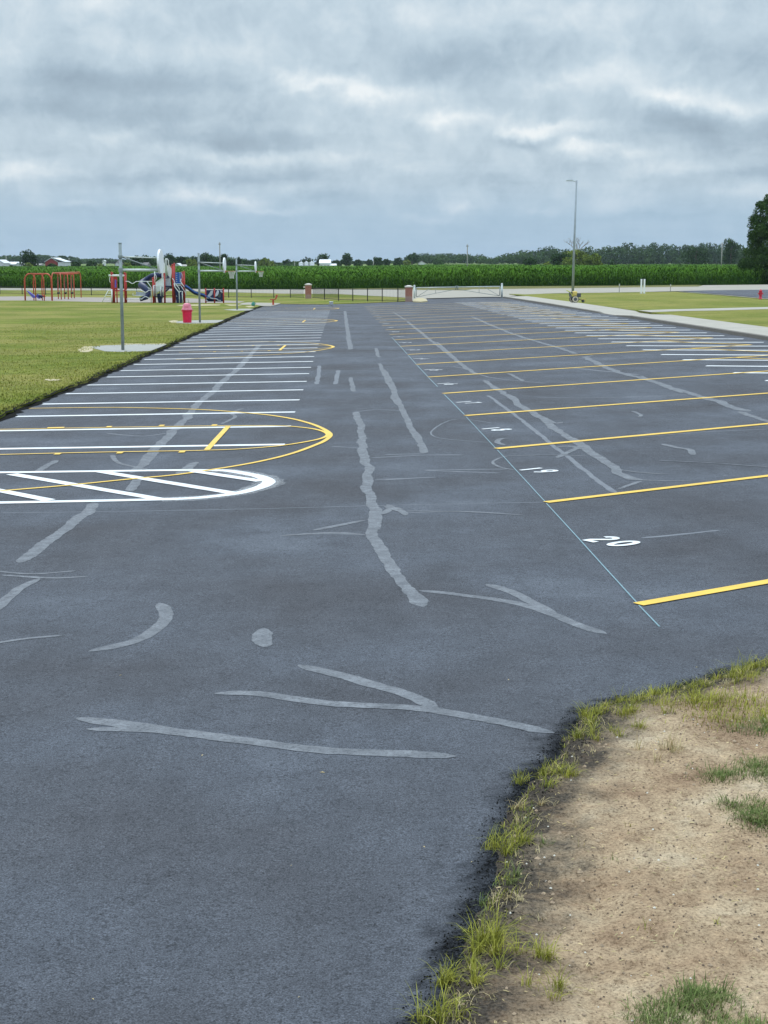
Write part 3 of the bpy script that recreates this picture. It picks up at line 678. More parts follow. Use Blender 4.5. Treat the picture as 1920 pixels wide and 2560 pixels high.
# ------------------------------------------------------------------ basketball goals
def make_goal(loc, label, rim):
    t = thing('basketball_goal', label, 'basketball goal', loc, 'basketball goals along the lawn edge')
    MB().tube([(0, 0, -.1), (0, 0, 4.02)], .062, 16).tube([(0, 0, 4.02), (0, 0, 4.04)], .068, 16).build('pole', M['galv'], t, True)
    MB().box((0, 0, 3.02), (.15, .17, .14)).build('clamp', M['galv'], t); MB().box((0, 0, 3.52), (.15, .17, .10)).build('clamp', M['galv'], t)
    MB().tube([(0, -.02, 3.02), (1.50, -.02, 3.02)], .05, 12).build('support_arm', M['galvl'], t, True)
    MB().tube([(0, .03, 3.52), (1.50, .03, 3.47)], .024, 8).build('support_arm', M['galvl'], t, True)
    MB().tube([(.05, .06, 3.50), (1.32, .06, 3.08)], .02, 8).build('brace', M['galv'], t, True)
    fan = []
    for a in range(-18, 199, 9):
        r = math.radians(a); fan.append((.68 * math.cos(r), 3.33 + .46 * math.sin(r)))
    fan += [(-.36, 2.95), (-.2, 2.91), (.2, 2.91), (.36, 2.95)]
    b = MB().prism([(1.50, y, z) for y, z in fan], (.045, 0, 0)).build('backboard', M['board'], t)
    MB().tube([(1.49, y, z) for y, z in fan + fan[:1]], .018, 6).build('board_edge', M['board'], b, True)
    MB().box((1.47, 0, 3.2), (.05, .5, .5)).build('mount_frame', M['galv'], b)
    if rim:
        ring = [(1.545 + .15 + .23 + .23 * math.cos(a * PI / 12), .23 * math.sin(a * PI / 12), 3.0) for a in range(25)]
        r = MB().tube(ring, .013, 6, False).tube([(1.54, -.07, 3.0), (1.72, -.05, 3.0)], .016).tube([(1.54, .07, 3.0), (1.72, .05, 3.0)], .016).box((1.56, 0, 2.97), (.03, .16, .14)).build('rim', M['rim'], t, True)
        n = MB(); c = 1.925
        for s in (1, -1):
            for a in range(12):
                pts = []
                for k in range(6):
                    rr = [.22, .19, .155, .13, .12, .125][k]; an = a * PI / 6 + s * k * PI / 12
                    pts.append((c + rr * math.cos(an), rr * math.sin(an), 3.0 - .085 * k))
                n.tube(pts, .008, 4, False)
        n.build('net', M['net'], t)
    return t
make_goal(G(307.3, 875, .06), 'nearest grey basketball goal pole with white fan board and no hoop', False)
make_goal(G(499.8, 806.4, .06), 'grey basketball goal beside the red trash bin, netted hoop on it', True)
make_goal(G(592.8, 774.4, .06), 'farthest grey basketball goal pole with netted hoop, short behind the others', True)

# ------------------------------------------------------------------ trash bin
t = thing('trash_bin', 'red plastic trash bin with pink domed lid beside the middle basketball pole', 'trash bin', G(468.3, 806.5, .065)); S = 1.0
MB().lathe((0, 0, 0), [(.24, 0), (.25, .03), (.285, .68), (.29, .70)], 28).build('body', M['bin'], t, True)
MB().lathe((0, 0, 0), [(.30, .66), (.315, .67), (.315, .74), (.30, .75)], 28).build('collar', M['bin'], t, True)
MB().box((-.30, 0, .68), (.05, .16, .05)).build('handle', M['bin'], t); MB().box((.30, 0, .68), (.05, .16, .05)).build('handle', M['bin'], t)
l = MB().lathe((0, 0, 0), [(.335, .74), (.335, .78), (.31, .81), (.275, .84), (.245, 1.00), (.22, 1.08), (.15, 1.13), (.02, 1.15)], 28).build('lid', M['lid'], t, True)
MB().box((0, -.255, .92), (.26, .03, .13)).build('flap', M['lid'], l)

# ------------------------------------------------------------------ fence, pillars, gate
def pillar(px, pt, base, w, label, pale=False):
    p = G(px, base, .05); h = (base - pt) * p.y / F
    t = thing('brick_pillar', label, 'brick pillar', p, 'brick gate pillars')
    MB().box((0, 0, (h - .16) / 2 - .05), (w, w, h - .06)).build('shaft', M['brick'], t)
    MB().box((0, 0, h - .14), (w + .12, w + .12, .1)).box((0, 0, h - .045), (w + .10, w + .10, .09), 0, .25).build('cap', M['cap'], t)
    return t
pillar(771, 709.2, 746.5, .66, 'brick pillar with a small pale plate, far end of the black fence from the gate')
q = G(771, 746.5); MB().box((q.x - .45, q.y - .1, q.z + 1.28), (.22, .05, .14)).build('plate', M['cap'], None, label='small pale plate on the side of the brick pillar left of the fence', category='plate')
pillar(1022, 713.8, 752.6, .66, 'brick pillar with pale cap beside the steel gate')
def fence(px, label, top, grp='black fence sections'):
    P = [G(x, y, .05) for x, y in px]; t = thing('metal_fence', label, 'fence', P[0], grp)
    o = P[0]; h = top
    for p in P[(1 if len(P) > 6 else 0):]: MB().box(p - o + Vector((0, 0, h / 2 + .02)), (.085, .085, h + .1)).build('post', M['black'], t)
    mb = MB(); mk = MB()
    for a, b in zip(P[:-1], P[1:]):
        a = a - o; b = b - o
        for z in (.12, h - .02): mb.tube([a + Vector((0, 0, z)), b + Vector((0, 0, z))], .028, 6)
        n = int((b - a).length / .16)
        for k in range(1, n):
            q = a.lerp(b, k / n); mk.tube([q + Vector((0, 0, .12)), q + Vector((0, 0, h - .02))], .0055, 4, False)
    mb.build('rail', M['black'], t); mk.build('pickets', M['black'], t)
fence([(781, 746.5), (811.4, 749.2), (846.5, 752), (882, 752.8), (918.8, 753.2), (955.7, 753.8), (994.6, 753.6), (1015, 752)], 'black metal fence with closely spaced posts between the two brick pillars', 1.16)
fence([(760, 745.8), (725.9, 744.3), (684.5, 744.2), (628.2, 744.4), (571.8, 744.2), (515, 743), (458, 742), (400, 741), (342, 740), (285, 739), (228.6, 738.3), (171, 737.4), (114, 736.5), (55.7, 735.8), (0, 735), (-60, 734)], 'long black metal fence running behind the playground', 1.0)
# gate
gl, gr = G(1036, 746, .06), G(1254.5, 743.2, .06)
pp = MB
def gpost(p, h, r, label):
    t = thing('gate_post', label, 'gate post', p, 'gate posts'); MB().tube([(0, 0, -.1), (0, 0, h)], r, 12).build('shaft', M['galvl'], t, True)
    MB().lathe((0, 0, 0), [(r + .01, h - .02), (r + .01, h + .02), (r * .6, h + .07), (.01, h + .09)], 12).build('cap', M['galvl'], t, True)
    for f_ in (.8, .25): MB().tube([(.0, -.02, h * f_), (.12, -.02, h * f_)], .03).build('hinge', M['galv'], t)
sc = gl.y / F
gpost(gl, 1.28, .10, 'pale steel gate post beside the brick pillar'); gpost(gr, 1.32, .10, 'pale steel gate post at the sidewalk end of the gate')
def leaf(a, b, label, flip):
    t = thing('steel_gate', label, 'gate', a, 'steel gate leaves'); d = b - a; d.z = 0; L = d.length; u = d.normalized()
    P = lambda s, z: u * (L * s) + Vector((0, 0, z)) + Vector((0, 0, (b.z - a.z) * s))
    MB().tube([P(.02, 1.08), P(1, 1.08)], .045, 8).build('top_rail', M['galvl'], t, True)
    MB().tube([P(.02, .15), P(.02, 1.1)], .04, 8).build('stile', M['galv'], t, True); MB().tube([P(1, .80), P(1, 1.22)], .05, 8).build('stile', M['galv'], t, True)
    MB().tube([P(.03, .14), P(.99, .86)], .026, 6).build('brace', M['galv'], t, True)
    MB().tube([P(.03, .14), P(.38, 1.04)], .024, 6).build('brace', M['galv'], t, True)
    MB().tube([P(.50, .48), P(.50, 1.06)], .022, 6).build('strut', M['galv'], t, True)
mid = gl.lerp(gr, .487); u = (gr - gl).normalized()
leaf(gl + u * .12, mid - u * .06, 'galvanized swing gate leaf hinged beside the brick pillar', 0); leaf(gr - u * .12, mid + u * .12, 'galvanized swing gate leaf hinged at the sidewalk end', 1)
# curved island beside the pillar
mb = [lx(G(*p)) for p in ((1032, 755.4), (1036, 750), (1046, 747.2), (1058, 747.6), (1066, 751), (1069, 755), (1052, 756.8))]
sheet('kerb_island', mb, .10, M['bare'], skirt=.12, kind='structure')

# ------------------------------------------------------------------ tall lamp, line marker machine, posts, hydrant
p = G(1431.5, 744, .1); h = (744 - 460) * p.y / F
t = thing('lamp_post', 'tall grey lamp post with one short arm behind the yellow machine', 'lamp post', p)
MB().tube([(0, 0, 0), (.06, 0, h * .5), (.16, 0, h)], [.125, .10, .075], 14).build('pole', M['steelpole'], t, True)
MB().lathe((0, 0, 0), [(.28, 0), (.28, .25), (.2, .3)], 16).build('base', M['cap'], t)
MB().tube([(.16, 0, h - .12), (-.20, 0, h - .02)], .04).build('arm', M['lamp'], t, True)
MB().box((-.48, 0, h - .02), (.62, .30, .09)).box((-.46, 0, h + .04), (.45, .22, .05)).build('lamp_head', M['lamp'], t)

p = G(1438, 756.5, .14); k_ = p.y / F
t = thing('line_marking_machine', 'yellow walk-behind line marking machine with round wheel parked by the sidewalk', 'paint machine', p)
X = lambda zx: (zx / 13.825 + 1380 - 1438) * k_
Z = lambda zy: (756.5 - (680 + zy / 13.825)) * k_
def wheel(c, r, w, par, rimm):
    wv = MB().tube([(c[0], c[1] - w / 2, c[2]), (c[0], c[1] + w / 2, c[2])], r, 24).build('wheel', M['tyre'], par, False)
    MB().tube([(c[0], c[1] - w / 2 - .012, c[2]), (c[0], c[1] + w / 2 + .012, c[2])], r * .86, 24).build('wheel_rim', rimm, wv)
    MB().tube([(c[0], c[1] - w / 2 - .03, c[2]), (c[0], c[1] + w / 2 + .03, c[2])], r * .5, 16).build('hub', M['mgrey'], wv)
    for a in range(5): pass
wheel((X(790), -.25, .27), .27, .12, t, M['tan']); wheel((X(720), .35, .26), .25, .12, t, M['tan']); wheel((X(1070), .05, .12), .12, .07, t, M['mgrey'])
MB().lathe((X(775), 0, 0), [(.20, Z(860)), (.22, Z(840)), (.22, Z(700)), (.19, Z(680)), (.08, Z(668))], 20).build('paint_tank', M['myellow'], t, True)
MB().box((X(760), 0, Z(880)), (.62, .42, .10)).tube([(X(800), -.1, Z(900)), (X(1120), .0, Z(1000))], .03).tube([(X(800), .1, Z(900)), (X(1120), .05, Z(1000))], .03).build('frame', M['mgrey'], t)
MB().box((X(910), .02, Z(810)), (.34, .34, .30)).lathe((X(930), 0, 0), [(.14, Z(790)), (.15, Z(760)), (.05, Z(745))], 14).build('engine', M['mgrey'], t)
MB().tube([(X(720), -.2, Z(860)), (X(610), -.2, Z(700)), (X(500), -.2, Z(640))], .03).tube([(X(720), .2, Z(860)), (X(610), .2, Z(700)), (X(500), .2, Z(640))], .03).tube([(X(600), -.2, Z(690)), (X(600), .2, Z(690))], .02).build('handlebar', M['mlime'], t)
MB().box((X(640), 0, Z(760)), (.22, .3, .3)).tube([(X(600), 0, Z(760)), (X(620), 0, Z(860))], .05).build('pump', M['mgrey'], t)
MB().tube([(X(1060), -.1, Z(960)), (X(1130), -.12, Z(890)), (X(1150), -.1, Z(1040))], .02).tube([(X(980), -.1, Z(950)), (X(1090), -.1, Z(940))], .03).build('hitch', M['myellow'], t)

g2 = G(1607, 734, .13); s2 = g2.y / F
for dx_, lb in ((-4.2, 'pale one of the two white marker posts by the road, nearer the gate'), (3.4, 'white marker post of the road pair, nearer the hydrant')):
    t = thing('marker_post', lb, 'marker post', g2 + Vector((dx_ * s2, 0, 0)), 'white marker posts by the road')
    MB().box((0, 0, .76), (.17, .12, 1.52)).build('post_body', M['board'], t); MB().box((0, 0, 1.54), (.20, .13, .04), 0, .6).build('cap', M['board'], t)
    MB().box((0, 0, .02), (.24, .24, .08)).build('base', M['cap'], t)
for px, y0, y1, lb in ((1548, 710, 730.5, 'thin brown stake beside the road, left of the white marker posts'), (1676, 711, 729, 'thin brown stake beside the road, right of the white marker posts')):
    p = G(px, y1, .12); h = (y1 - y0) * p.y / F
    t = thing('roadside_stake', lb, 'stake', p, 'thin stakes by the road'); MB().box((0, 0, h / 2), (.07, .05, h)).build('shaft', M['wood'], t); MB().box((0, -.03, h - .12), (.11, .02, .2)).build('reflector', M['cap'], t)
p = G(1901, 748, .15); h = 24.5 * p.y / F
t = thing('fire_hydrant', 'red fire hydrant on the grass beside the side road', 'fire hydrant', p)
MB().lathe((0, 0, 0), [(.17, 0), (.17, .05), (.12, .07), (.12, h * .62), (.145, h * .64), (.145, h * .72), (.13, h * .74)], 18).build('barrel', M['hyd'], t, True)
MB().lathe((0, 0, 0), [(.14, h * .74), (.13, h * .84), (.08, h * .93), (.035, h * .95), (.035, h)], 18).build('bonnet', M['hyd'], t, True)
MB().tube([(-.12, 0, h * .56), (-.22, 0, h * .56)], .06, 10).build('nozzle', M['hyd'], t); MB().tube([(.12, 0, h * .56), (.22, 0, h * .56)], .06, 10).build('nozzle', M['hyd'], t); MB().tube([(0, -.1, h * .5), (0, -.22, h * .5)], .08, 10).build('nozzle', M['hyd'], t)

p = G(683, 762, .066); k_ = p.y / F
t = thing('spring_seat', 'small red pedestal seat with tilted back on the far white slab', 'play seat', p); t.scale = (.68, .68, .68)
MB().lathe((0, 0, 0), [(.16, 0), (.13, .05), (.13, .62), (.2, .64)], 14).build('pedestal', M['orange'], t, True)
MB().box((-.05, 0, .72), (.75, .4, .1)).build('seat', M['red'], t)
MB().prism([(.25, -.2, .75), (.42, -.2, .72), (.62, -.2, 1.25), (.55, -.2, 1.35), (.40, -.2, 1.28)], (0, .4, 0)).build('backrest', M['orange'], t)
p = G(633, 764.5, .06)
t = thing('chalk_bottle', 'small teal jug left on the grass by the far white slab', 'jug', p); MB().lathe((0, 0, 0), [(.14, 0), (.16, .03), (.16, .22), (.06, .3), (.06, .36)], 14).build('jug_body', M['teal'], t, True); MB().tube([(.12, 0, .14), (.24, 0, .2), (.1, 0, .32)], .025).build('handle', M['teal'], t)
p = G(828, 765, .01)
t = thing('bucket', 'small white bucket at the end of the farthest stripe', 'bucket', p); MB().lathe((0, 0, 0), [(.13, 0), (.17, .34), (.18, .35), (.18, .38)], 18).build('pail', M['board'], t, True); MB().tube([(-.17, 0, .34), (-.1, -.16, .3), (.1, -.16, .3), (.17, 0, .34)], .012, 6).build('handle', M['galv'], t)

# ------------------------------------------------------------------ playground
base = G(400, 757.3, .06); D = base.y
def P(px, py, dy=0.0): return at(px, py, D + dy) - base
def gz(px, dy=0.0):
    q = at(px, 757, D + dy); return ground(q.x, D + dy) + .06 - base.z
t = thing('playground_structure', 'large red, white and blue playground climbing structure with slides', 'playground structure', base)
def post(px, top, dy=0.0, r=.09, m='red'):
    a = P(px, top, dy); b = Vector((a.x, dy, gz(px, dy) - .05))
    MB().tube([b, a], r, 12).lathe((a.x, a.y, a.z), [(r + .015, -.05), (r + .015, .02), (.03, .07)], 12).build('post', M[m], t, True)
for px, tp, dy in ((278.6, 681, 0), (311.4, 682, 0), (281, 683, 1.5), (314, 684, 1.5), (382.4, 695, 0), (386.5, 692, 1.6), (410.7, 684, 0), (402, 684, 1.6), (431, 662, 0), (435.5, 659, 1.5), (460, 679, 0), (455, 681, 1.5)): post(px, tp, dy)
def bar(pts, r=.035, m='pwhite', name='rail', dy=0.0): return MB().tube([P(*q, dy) if len(q) == 2 else P(*q) for q in pts], r, 8).build(name, M[m], t, True)
bar([(272, 689), (312, 689)], .10)
MB().prism([P(285, 691), P(293, 691), P(293, 724), (P(293, 724)), P(285, 724)], (0, .1, 0)).build('panel', M['red'], t)
MB().prism([P(286.8, 699, -.03), P(290.6, 699, -.03), P(290.6, 719, -.03), P(286.8, 719, -.03)], (0, .06, 0)).build('panel', M['purple'], t)
post(286, 724, .1, .06); post(292, 724, .1, .06)
bar([(275, 692), (273.8, 697), (274, 704), (277.5, 707)], .03)
bar([(271, 725), (255.5, 755)], .035, dy=-.3); bar([(279.5, 723), (279.5, 756)], .07, dy=-.3)
for yy in (727, 733, 739, 745, 750): bar([(271 - (yy - 725) * .52, yy), (279.5, yy)], .022, name='rung', dy=-.3)
bar([(312, 703.5), (321, 703.5), (325, 706), (330, 709), (334, 708), (340, 704), (350, 703.5), (381, 703.5)])
bar([(313, 725.5), (352, 725.5), (358, 728), (363, 730.8), (368, 729.5), (371, 726), (381, 725.5)])
bar([(314, 747.5), (355, 747.5), (360, 743), (365, 741.5), (370, 744.5), (374, 747), (383, 747)])
bar([(367.5, 703.5), (378, 718), (378, 756)], .04)
# white oval talker and mesh cradle
MB().prism([P(340, 729, 1), P(362, 731, 1), (P(368, 738, 1)), P(340, 739, 1)], (0, .06, 0)).build('mesh_panel', M['greyshape'], t)
bar([(333, 733, 1), (330, 738, 1), (345, 739.5, 1), (366, 738, 1)], .04, name='cradle_frame')
# tube slide
def tube_slide(pts, r, m='navy', name='slide'): return MB().tube([P(*q) for q in pts], r, 14).build(name, M[m], t, True)
tube_slide([(404, 688, 1.2), (392, 687, 2.0), (380, 690, 2.8), (368, 698, 3.4), (356, 706, 3.2), (353, 713, 2.4), (362, 719, 1.6), (370, 728, 1.2), (372, 736, 1.0), (366, 743, .8), (350, 749, .6)], [.24, .25, .27, .29, .31, .33, .34, .33, .28, .24, .18])
MB().prism([P(351, 748, .2), P(366, 742, .2), P(373, 736, .2), P(373, 742, .2), P(364, 748.5, .2), P(352, 750, .2)], (0, .6, 0)).build('slide_chute', M['navy'], t)
MB().prism([P(366, 716, 0), P(373, 719, 0), P(378, 724, 0), P(371, 722, 0)], (0, .05, 0)).build('slide_decal', M['greyshape'], t)
# stair flights with white mesh sides
bar([(386.8, 678), (386.8, 706)], .04); bar([(387, 685), (391, 690), (391.5, 696), (389, 701)], .025)
MB().prism([P(391, 706, -.1), P(408.6, 691.5, -.1), P(408.6, 716, -.1), P(391, 732, -.1)], (0, .03, 0)).build('mesh_panel', M['pwhite'], t)
bar([(390, 734), (390, 706), (409.5, 691), (409.5, 718), (390, 734)], .045, dy=-.15)
MB().prism([P(412, 701.5, .3), P(425, 693, .3), P(426, 716.5, .3), P(412, 727.5, .3)], (0, .03, 0)).build('mesh_panel', M['greyshape'], t)
bar([(411.5, 728), (411.5, 701.5), (425, 692.5), (426.5, 716), (411.5, 728)], .04, dy=.25)
for a, b in ((383.5, 391.5), (401.5, 409)):
    bar([(a, 714 if a < 390 else 716), (b, 714 if a < 390 else 716), (b, 740), (a, 740), (a, 714 if a < 390 else 716)], .045, dy=-.25, name='ladder_frame')
bar([(387.2, 716), (387.2, 738)], .04, 'greyshape', dy=-.25); bar([(405.2, 718), (405.2, 738)], .04, 'greyshape', dy=-.25)
bar([(391, 713.5), (409, 713.5)], .03, dy=-.25)
MB().prism([P(391, 735, .2), P(411, 729, .2), P(424, 717, .2), P(424, 721, .2), P(411, 733, .2), P(400, 757, .3), P(396, 757, .3)], (0, .5, 0)).build('stair', M['navy'], t)
MB().box(P(401, 748, .4), (.22, .3, .8)).build('stair_support', M['navy'], t)
# rocket panels and arched rails behind the goal board
MB().prism([P(403.5, 673, .2), P(406.5, 661, .2), P(409.5, 655, .2), P(412.5, 662, .2), P(413.5, 700, .2), P(404.5, 700, .2)], (0, .08, 0)).build('rocket_panel', M['pwhite'], t)
MB().prism([P(417, 664, .4), P(423, 661.5, .4), P(430, 674, .4), P(427, 696, .4), P(421, 690, .4), P(419, 676, .4)], (0, .07, 0)).build('rocket_panel', M['pwhite'], t)
bar([(413, 700, .3), (413, 650, .3), (414.5, 647, .3), (418, 647, .3), (421, 651, .3), (421.5, 665, .3)], .045); bar([(417, 700, .6), (416.5, 652, .6), (416, 648, .6)], .03)
bar([(419, 670, .3), (419.5, 688, .3)], .03); bar([(425, 665), (431, 671)], .04, 'red')
MB().prism([P(414, 691, .6), P(421, 688, .6), P(425, 692, .6), P(414, 699, .6)], (0, .5, 0)).build('deck_roof', M['navy'], t)
# platforms
for a, b, y0, dy in ((383, 411, 741, 0.1), (411, 432, 716, .1), (431, 460, 717, .1), (278, 312, 727, .1)):
    pa = P(a, y0, dy); pb = P(b, y0, dy); MB().box(((pa.x + pb.x) / 2, dy + .7, pa.z), (pb.x - pa.x, 1.4, .12)).build('platform', M['navy' if a > 300 else 'red'], t)
# blue climber panel and steps
MB().prism([P(438, 681), P(453.5, 681), P(453.5, 709), P(438, 709)], (0, .1, 0)).build('climber_panel', M['blue'], t)
for y in (684, 689, 694, 699, 704):
    MB().box(P(441.5, y, -.04), (.11, .06, .07)).build('climber_hold', M['greyshape'], t)
    MB().box(P(450, y - 1.5, -.04), (.14, .06, .06)).build('climber_hold', M['greyshape'], t)
bar([(453.5, 682), (458.5, 697), (461, 695)], .03, 'greyshape')
bar([(431, 696), (434, 699), (437, 708), (448, 721), (448, 727)], dy=-.4); bar([(435, 708), (437, 717), (447.5, 731), (449, 757.5)], .045, dy=-.5); bar([(447.5, 731), (451, 728), (455.8, 728), (456.5, 757.5)], .045, dy=-.5)
bar([(452.5, 697), (451.5, 703), (456, 711), (464.5, 722), (465, 740)], .04, dy=-.4); bar([(453, 716), (463.5, 731), (464.5, 742)], .03, dy=-.4); bar([(438, 710), (454, 710)], .04); bar([(439, 713.5), (453, 713.5)], .025)
MB().prism([P(436, 718, .2), P(455, 718, .2), P(463, 742, .2), P(455, 757, .2), P(441, 757, .2)], (0, .4, 0)).build('climber_body', M['navy'], t)
MB().prism([P(440, 737, .1), P(443.5, 742, .1), P(441, 742, .1)], (0, .05, 0)).build('decal', M['greyshape'], t)
# long open slide to the right
cen = [(463, 715.5), (471, 721), (480, 728), (488, 733), (498, 736), (508, 738.5), (517, 743), (524, 747.5), (532, 749.5), (547, 750)]
mb = MB(); n0 = len(cen)
for x, y in cen:
    a = P(x, y); s_ = .24
    for dy_, dz_ in ((-.42, .20), (-.40, -.12), (.40, -.12), (.42, .20), (.36, .18), (.34, -.04), (-.34, -.04), (-.36, .18)): mb.v.append((a.x, dy_ - .2, a.z + dz_))
for i in range(n0 - 1):
    for k in range(8): mb.f.append((i * 8 + k, i * 8 + (k + 1) % 8, (i + 1) * 8 + (k + 1) % 8, (i + 1) * 8 + k))
mb.build('slide', M['navy'], t, True); bar([(464, 714), (472, 719.5), (481, 726.5), (489, 731.5), (499, 734.5), (509, 737), (518, 741.5), (525, 746)], .05, 'blue', 'slide_rim', dy=-.65)
bar([(466, 748), (471, 748), (471, 757)], .03)
# activity wall at the right
b2 = G(536, 757.6, .06)
t2 = thing('play_panel_wall', 'blue play wall with grey drum shapes between three red posts', 'play panel', b2); tt, t = t, t2
D_, base_ = D, base; D, base = b2.y, b2
for px in (514, 536, 558.5): post(px, 722, 0, .07)
for a, b in ((515, 535), (537, 557.5)):
    MB().prism([P(a, 725, .02), P(b, 725, .02), P(b, 754, .02), P(a, 754, .02)], (0, .06, 0)).build('panel', M['blue' if a < 0 else 'navy'], t)
MB().prism([P(516, 743, -.02), P(523, 734, -.02), P(527, 727, -.02), P(533, 726, -.02), P(531, 736, -.02), P(524, 743, -.02)], (0, .03, 0)).build('panel_shape', M['greyshape'], t)
q = P(544, 735, -.05); mb = MB().tube([(q.x - .12, q.y, q.z + .08), (q.x - .1, q.y + .02, q.z + .07)], .33, 20); mb.build('drum', M['greyshape'], t)
MB().prism([P(543, 740, -.01), P(551, 730, -.01), P(552, 741, -.01), P(549, 745, -.01)], (0, .02, 0)).build('drum_side', M['mgrey'], t)
bar([(516, 745), (526, 745), (532, 746.5), (541, 747), (546, 751), (552, 751.5)], .05, 'greyshape', 'panel_trim', dy=-.05); bar([(551, 727), (556, 732)], .07, 'greyshape', 'panel_trim', dy=-.05); bar([(515, 750), (519, 753)], .06, 'greyshape', 'panel_trim', dy=-.05)
# swing arch frames
def frame(name, label, pxb, pyb, arches, ytop, beams, grp):
    global t, D, base
    b = G(pxb, pyb, .06); D = b.y; base = b; t = thing(name, label, 'swing frame', b, grp); r = .055
    for (a, c, ya, yc) in arches:
        A = G(a, ya, .06) - base; B = G(c, yc, .06) - base
        top = P(a, ytop, A.y).z; top = max(top, 2.3); R = min(.75, (B - A).length * .5)
        d = (B - A); d.z = 0; L = d.length; u = d.normalized(); pts = [A + Vector((0, 0, -.05))]
        for k in range(9):
            an = PI - k * PI / 16; pts.append(A + u * (R + R * math.cos(an)) + Vector((0, 0, top - R + R * math.sin(an))))
        for k in range(9):
            an = PI / 2 - k * PI / 16; pts.append(A + u * (L - R + R * math.cos(an)) + Vector((0, 0, top - R + R * math.sin(an))))
        pts.append(B + Vector((0, 0, -.05))); MB().tube(pts, r, 10).build('arch', M['orange'], t, True)
    for q in beams: bar(q, .06, 'orange', 'beam')
    return t, base, D
G1 = 'red tubular swing frames'
frame('swing_frame', 'red arched swing frame with a tilted purple slide board, nearer the picture edge', 96, 751.5, [(62.6, 131.3, 751.3, 751.6), (64, 89.8, 751.0, 751.6), (85, 111, 751, 751.6), (106, 129.5, 750.7, 751.3)], 684, [[(75, 684.2), (118, 684.2)], [(88, 686, .8), (108, 685, .8)]], G1)
# purple board leaning inside
MB().prism([P(66, 727), P(70, 728), P(88, 741), P(86, 745), P(81, 744)], (0, .5, 0)).build('slide_board', M['purple'], t); MB().prism([P(88, 741), P(94, 734.5), P(101, 746), P(97, 747)], (0, .3, 0)).build('slide_board', M['purple'], t)
bar([(97, 739), (103, 741), (106, 744)], .14, 'navy', 'seat'); bar([(106, 739, .3), (113, 741.5, .3)], .12, 'orange', 'seat')
t1 = t
frame('swing_frame', 'red arched swing frame with dark swing seats beside the wide lawn', 166, 748.5, [(131, 203, 750, 744), (146, 153.4, 747.5, 748.8), (162, 171, 747.2, 748.4), (179, 186, 745.2, 745.4)], 683, [[(137, 684, 0), (196, 684, 0)], [(155, 685.6, .8), (182, 685.4, .8)]], G1)
A = G(131, 750) - base
for px in (146, 163.5, 180):
    s = bar([(px - 2.5, 731.5), (px, 733.2), (px + 3, 731)], .10, 'black', 'swing_seat')
    q = P(px, 732); MB().tube([(q.x - .12, q.y, q.z), (q.x - .05, q.y, q.z + 1.75)], .012, 4).build('chain', M['mgrey'], s); MB().tube([(q.x + .12, q.y, q.z), (q.x + .05, q.y, q.z + 1.75)], .012, 4).build('chain', M['mgrey'], s)
t, D, base = tt, D_, base_

# ------------------------------------------------------------------ corn field
e0 = [G(-500, 721.5), G(0, 721), G(900, 722.5), G(1100, 721.5), G(1560, 715.3), G(1780, 713), G(2400, 707)]
ex = np.array([p.x for p in e0]); ey = np.array([p.y for p in e0])
def corn_edge(x): return np.interp(x, ex, ey)
def gzv(X, Y): return SX * np.clip(X, -13, 18) - SY * np.minimum(Y, 180) + 2.5 * np.clip((Y - 700) / 500, 0, 1)
def blades(X, Y, Z0, L, W, az, lift, droop, name_mat=None):
    """curved leaf of 2 quads: root (X,Y,Z0), heading az, rising by lift then drooping"""
    n = len(X); ca, sa = np.cos(az), np.sin(az); px, py = -sa, ca
    V = np.zeros((n, 5, 3)); V[:, 0] = np.c_[X + px * W * .5, Y + py * W * .5, Z0]; V[:, 1] = np.c_[X - px * W * .5, Y - py * W * .5, Z0]
    mx, my, mz = X + ca * L * .5, Y + sa * L * .5, Z0 + lift
    V[:, 2] = np.c_[mx - px * W * .5, my - py * W * .5, mz]; V[:, 3] = np.c_[mx + px * W * .5, my + py * W * .5, mz]
    V[:, 4] = np.c_[X + ca * L, Y + sa * L, Z0 + lift - droop]
    b = np.arange(n)[:, None] * 5
    T = np.stack([b + [0, 1, 2], b + [0, 2, 3], b + [3, 2, 4]], 1).reshape(-1, 3)
    return V.reshape(-1, 3), T
parts_v, parts_t, nv = [], [], 0
def addb(*a):
    global nv
    V, T = blades(*a); parts_v.append(V); parts_t.append(T + nv); nv += len(V)
for row in range(11):
    x = np.arange(-78, 80, .33) + RNG.uniform(-.1, .1, len(np.arange(-78, 80, .33))); y = corn_edge(x) + .4 + row * .76 + RNG.normal(0, .08, len(x))
    h = 2.28 + .22 * (vnoise(x, y, .15, 21) - .5) * 2 + RNG.normal(0, .17, len(x)); g = gzv(x, y)
    for lv in range(10 if row < 4 else 5):
        f = (.15 + .085 * lv) if row < 4 else (.55 + .09 * lv)
        z = g + h * f; L = RNG.uniform(.45, .85, len(x)) * (1 - .35 * (f > .85)); az = RNG.uniform(0, 2 * PI, len(x))
        addb(x, y, z, L, RNG.uniform(.07, .12, len(x)), az, RNG.uniform(.15, .42, len(x)), RNG.uniform(.0, .5, len(x)) * (f < .8))
    # stalk as a thin upright blade
    addb(x, y, g, np.full(len(x), .04), np.full(len(x), .045), RNG.uniform(0, 6, len(x)), h * .9, np.zeros(len(x)))
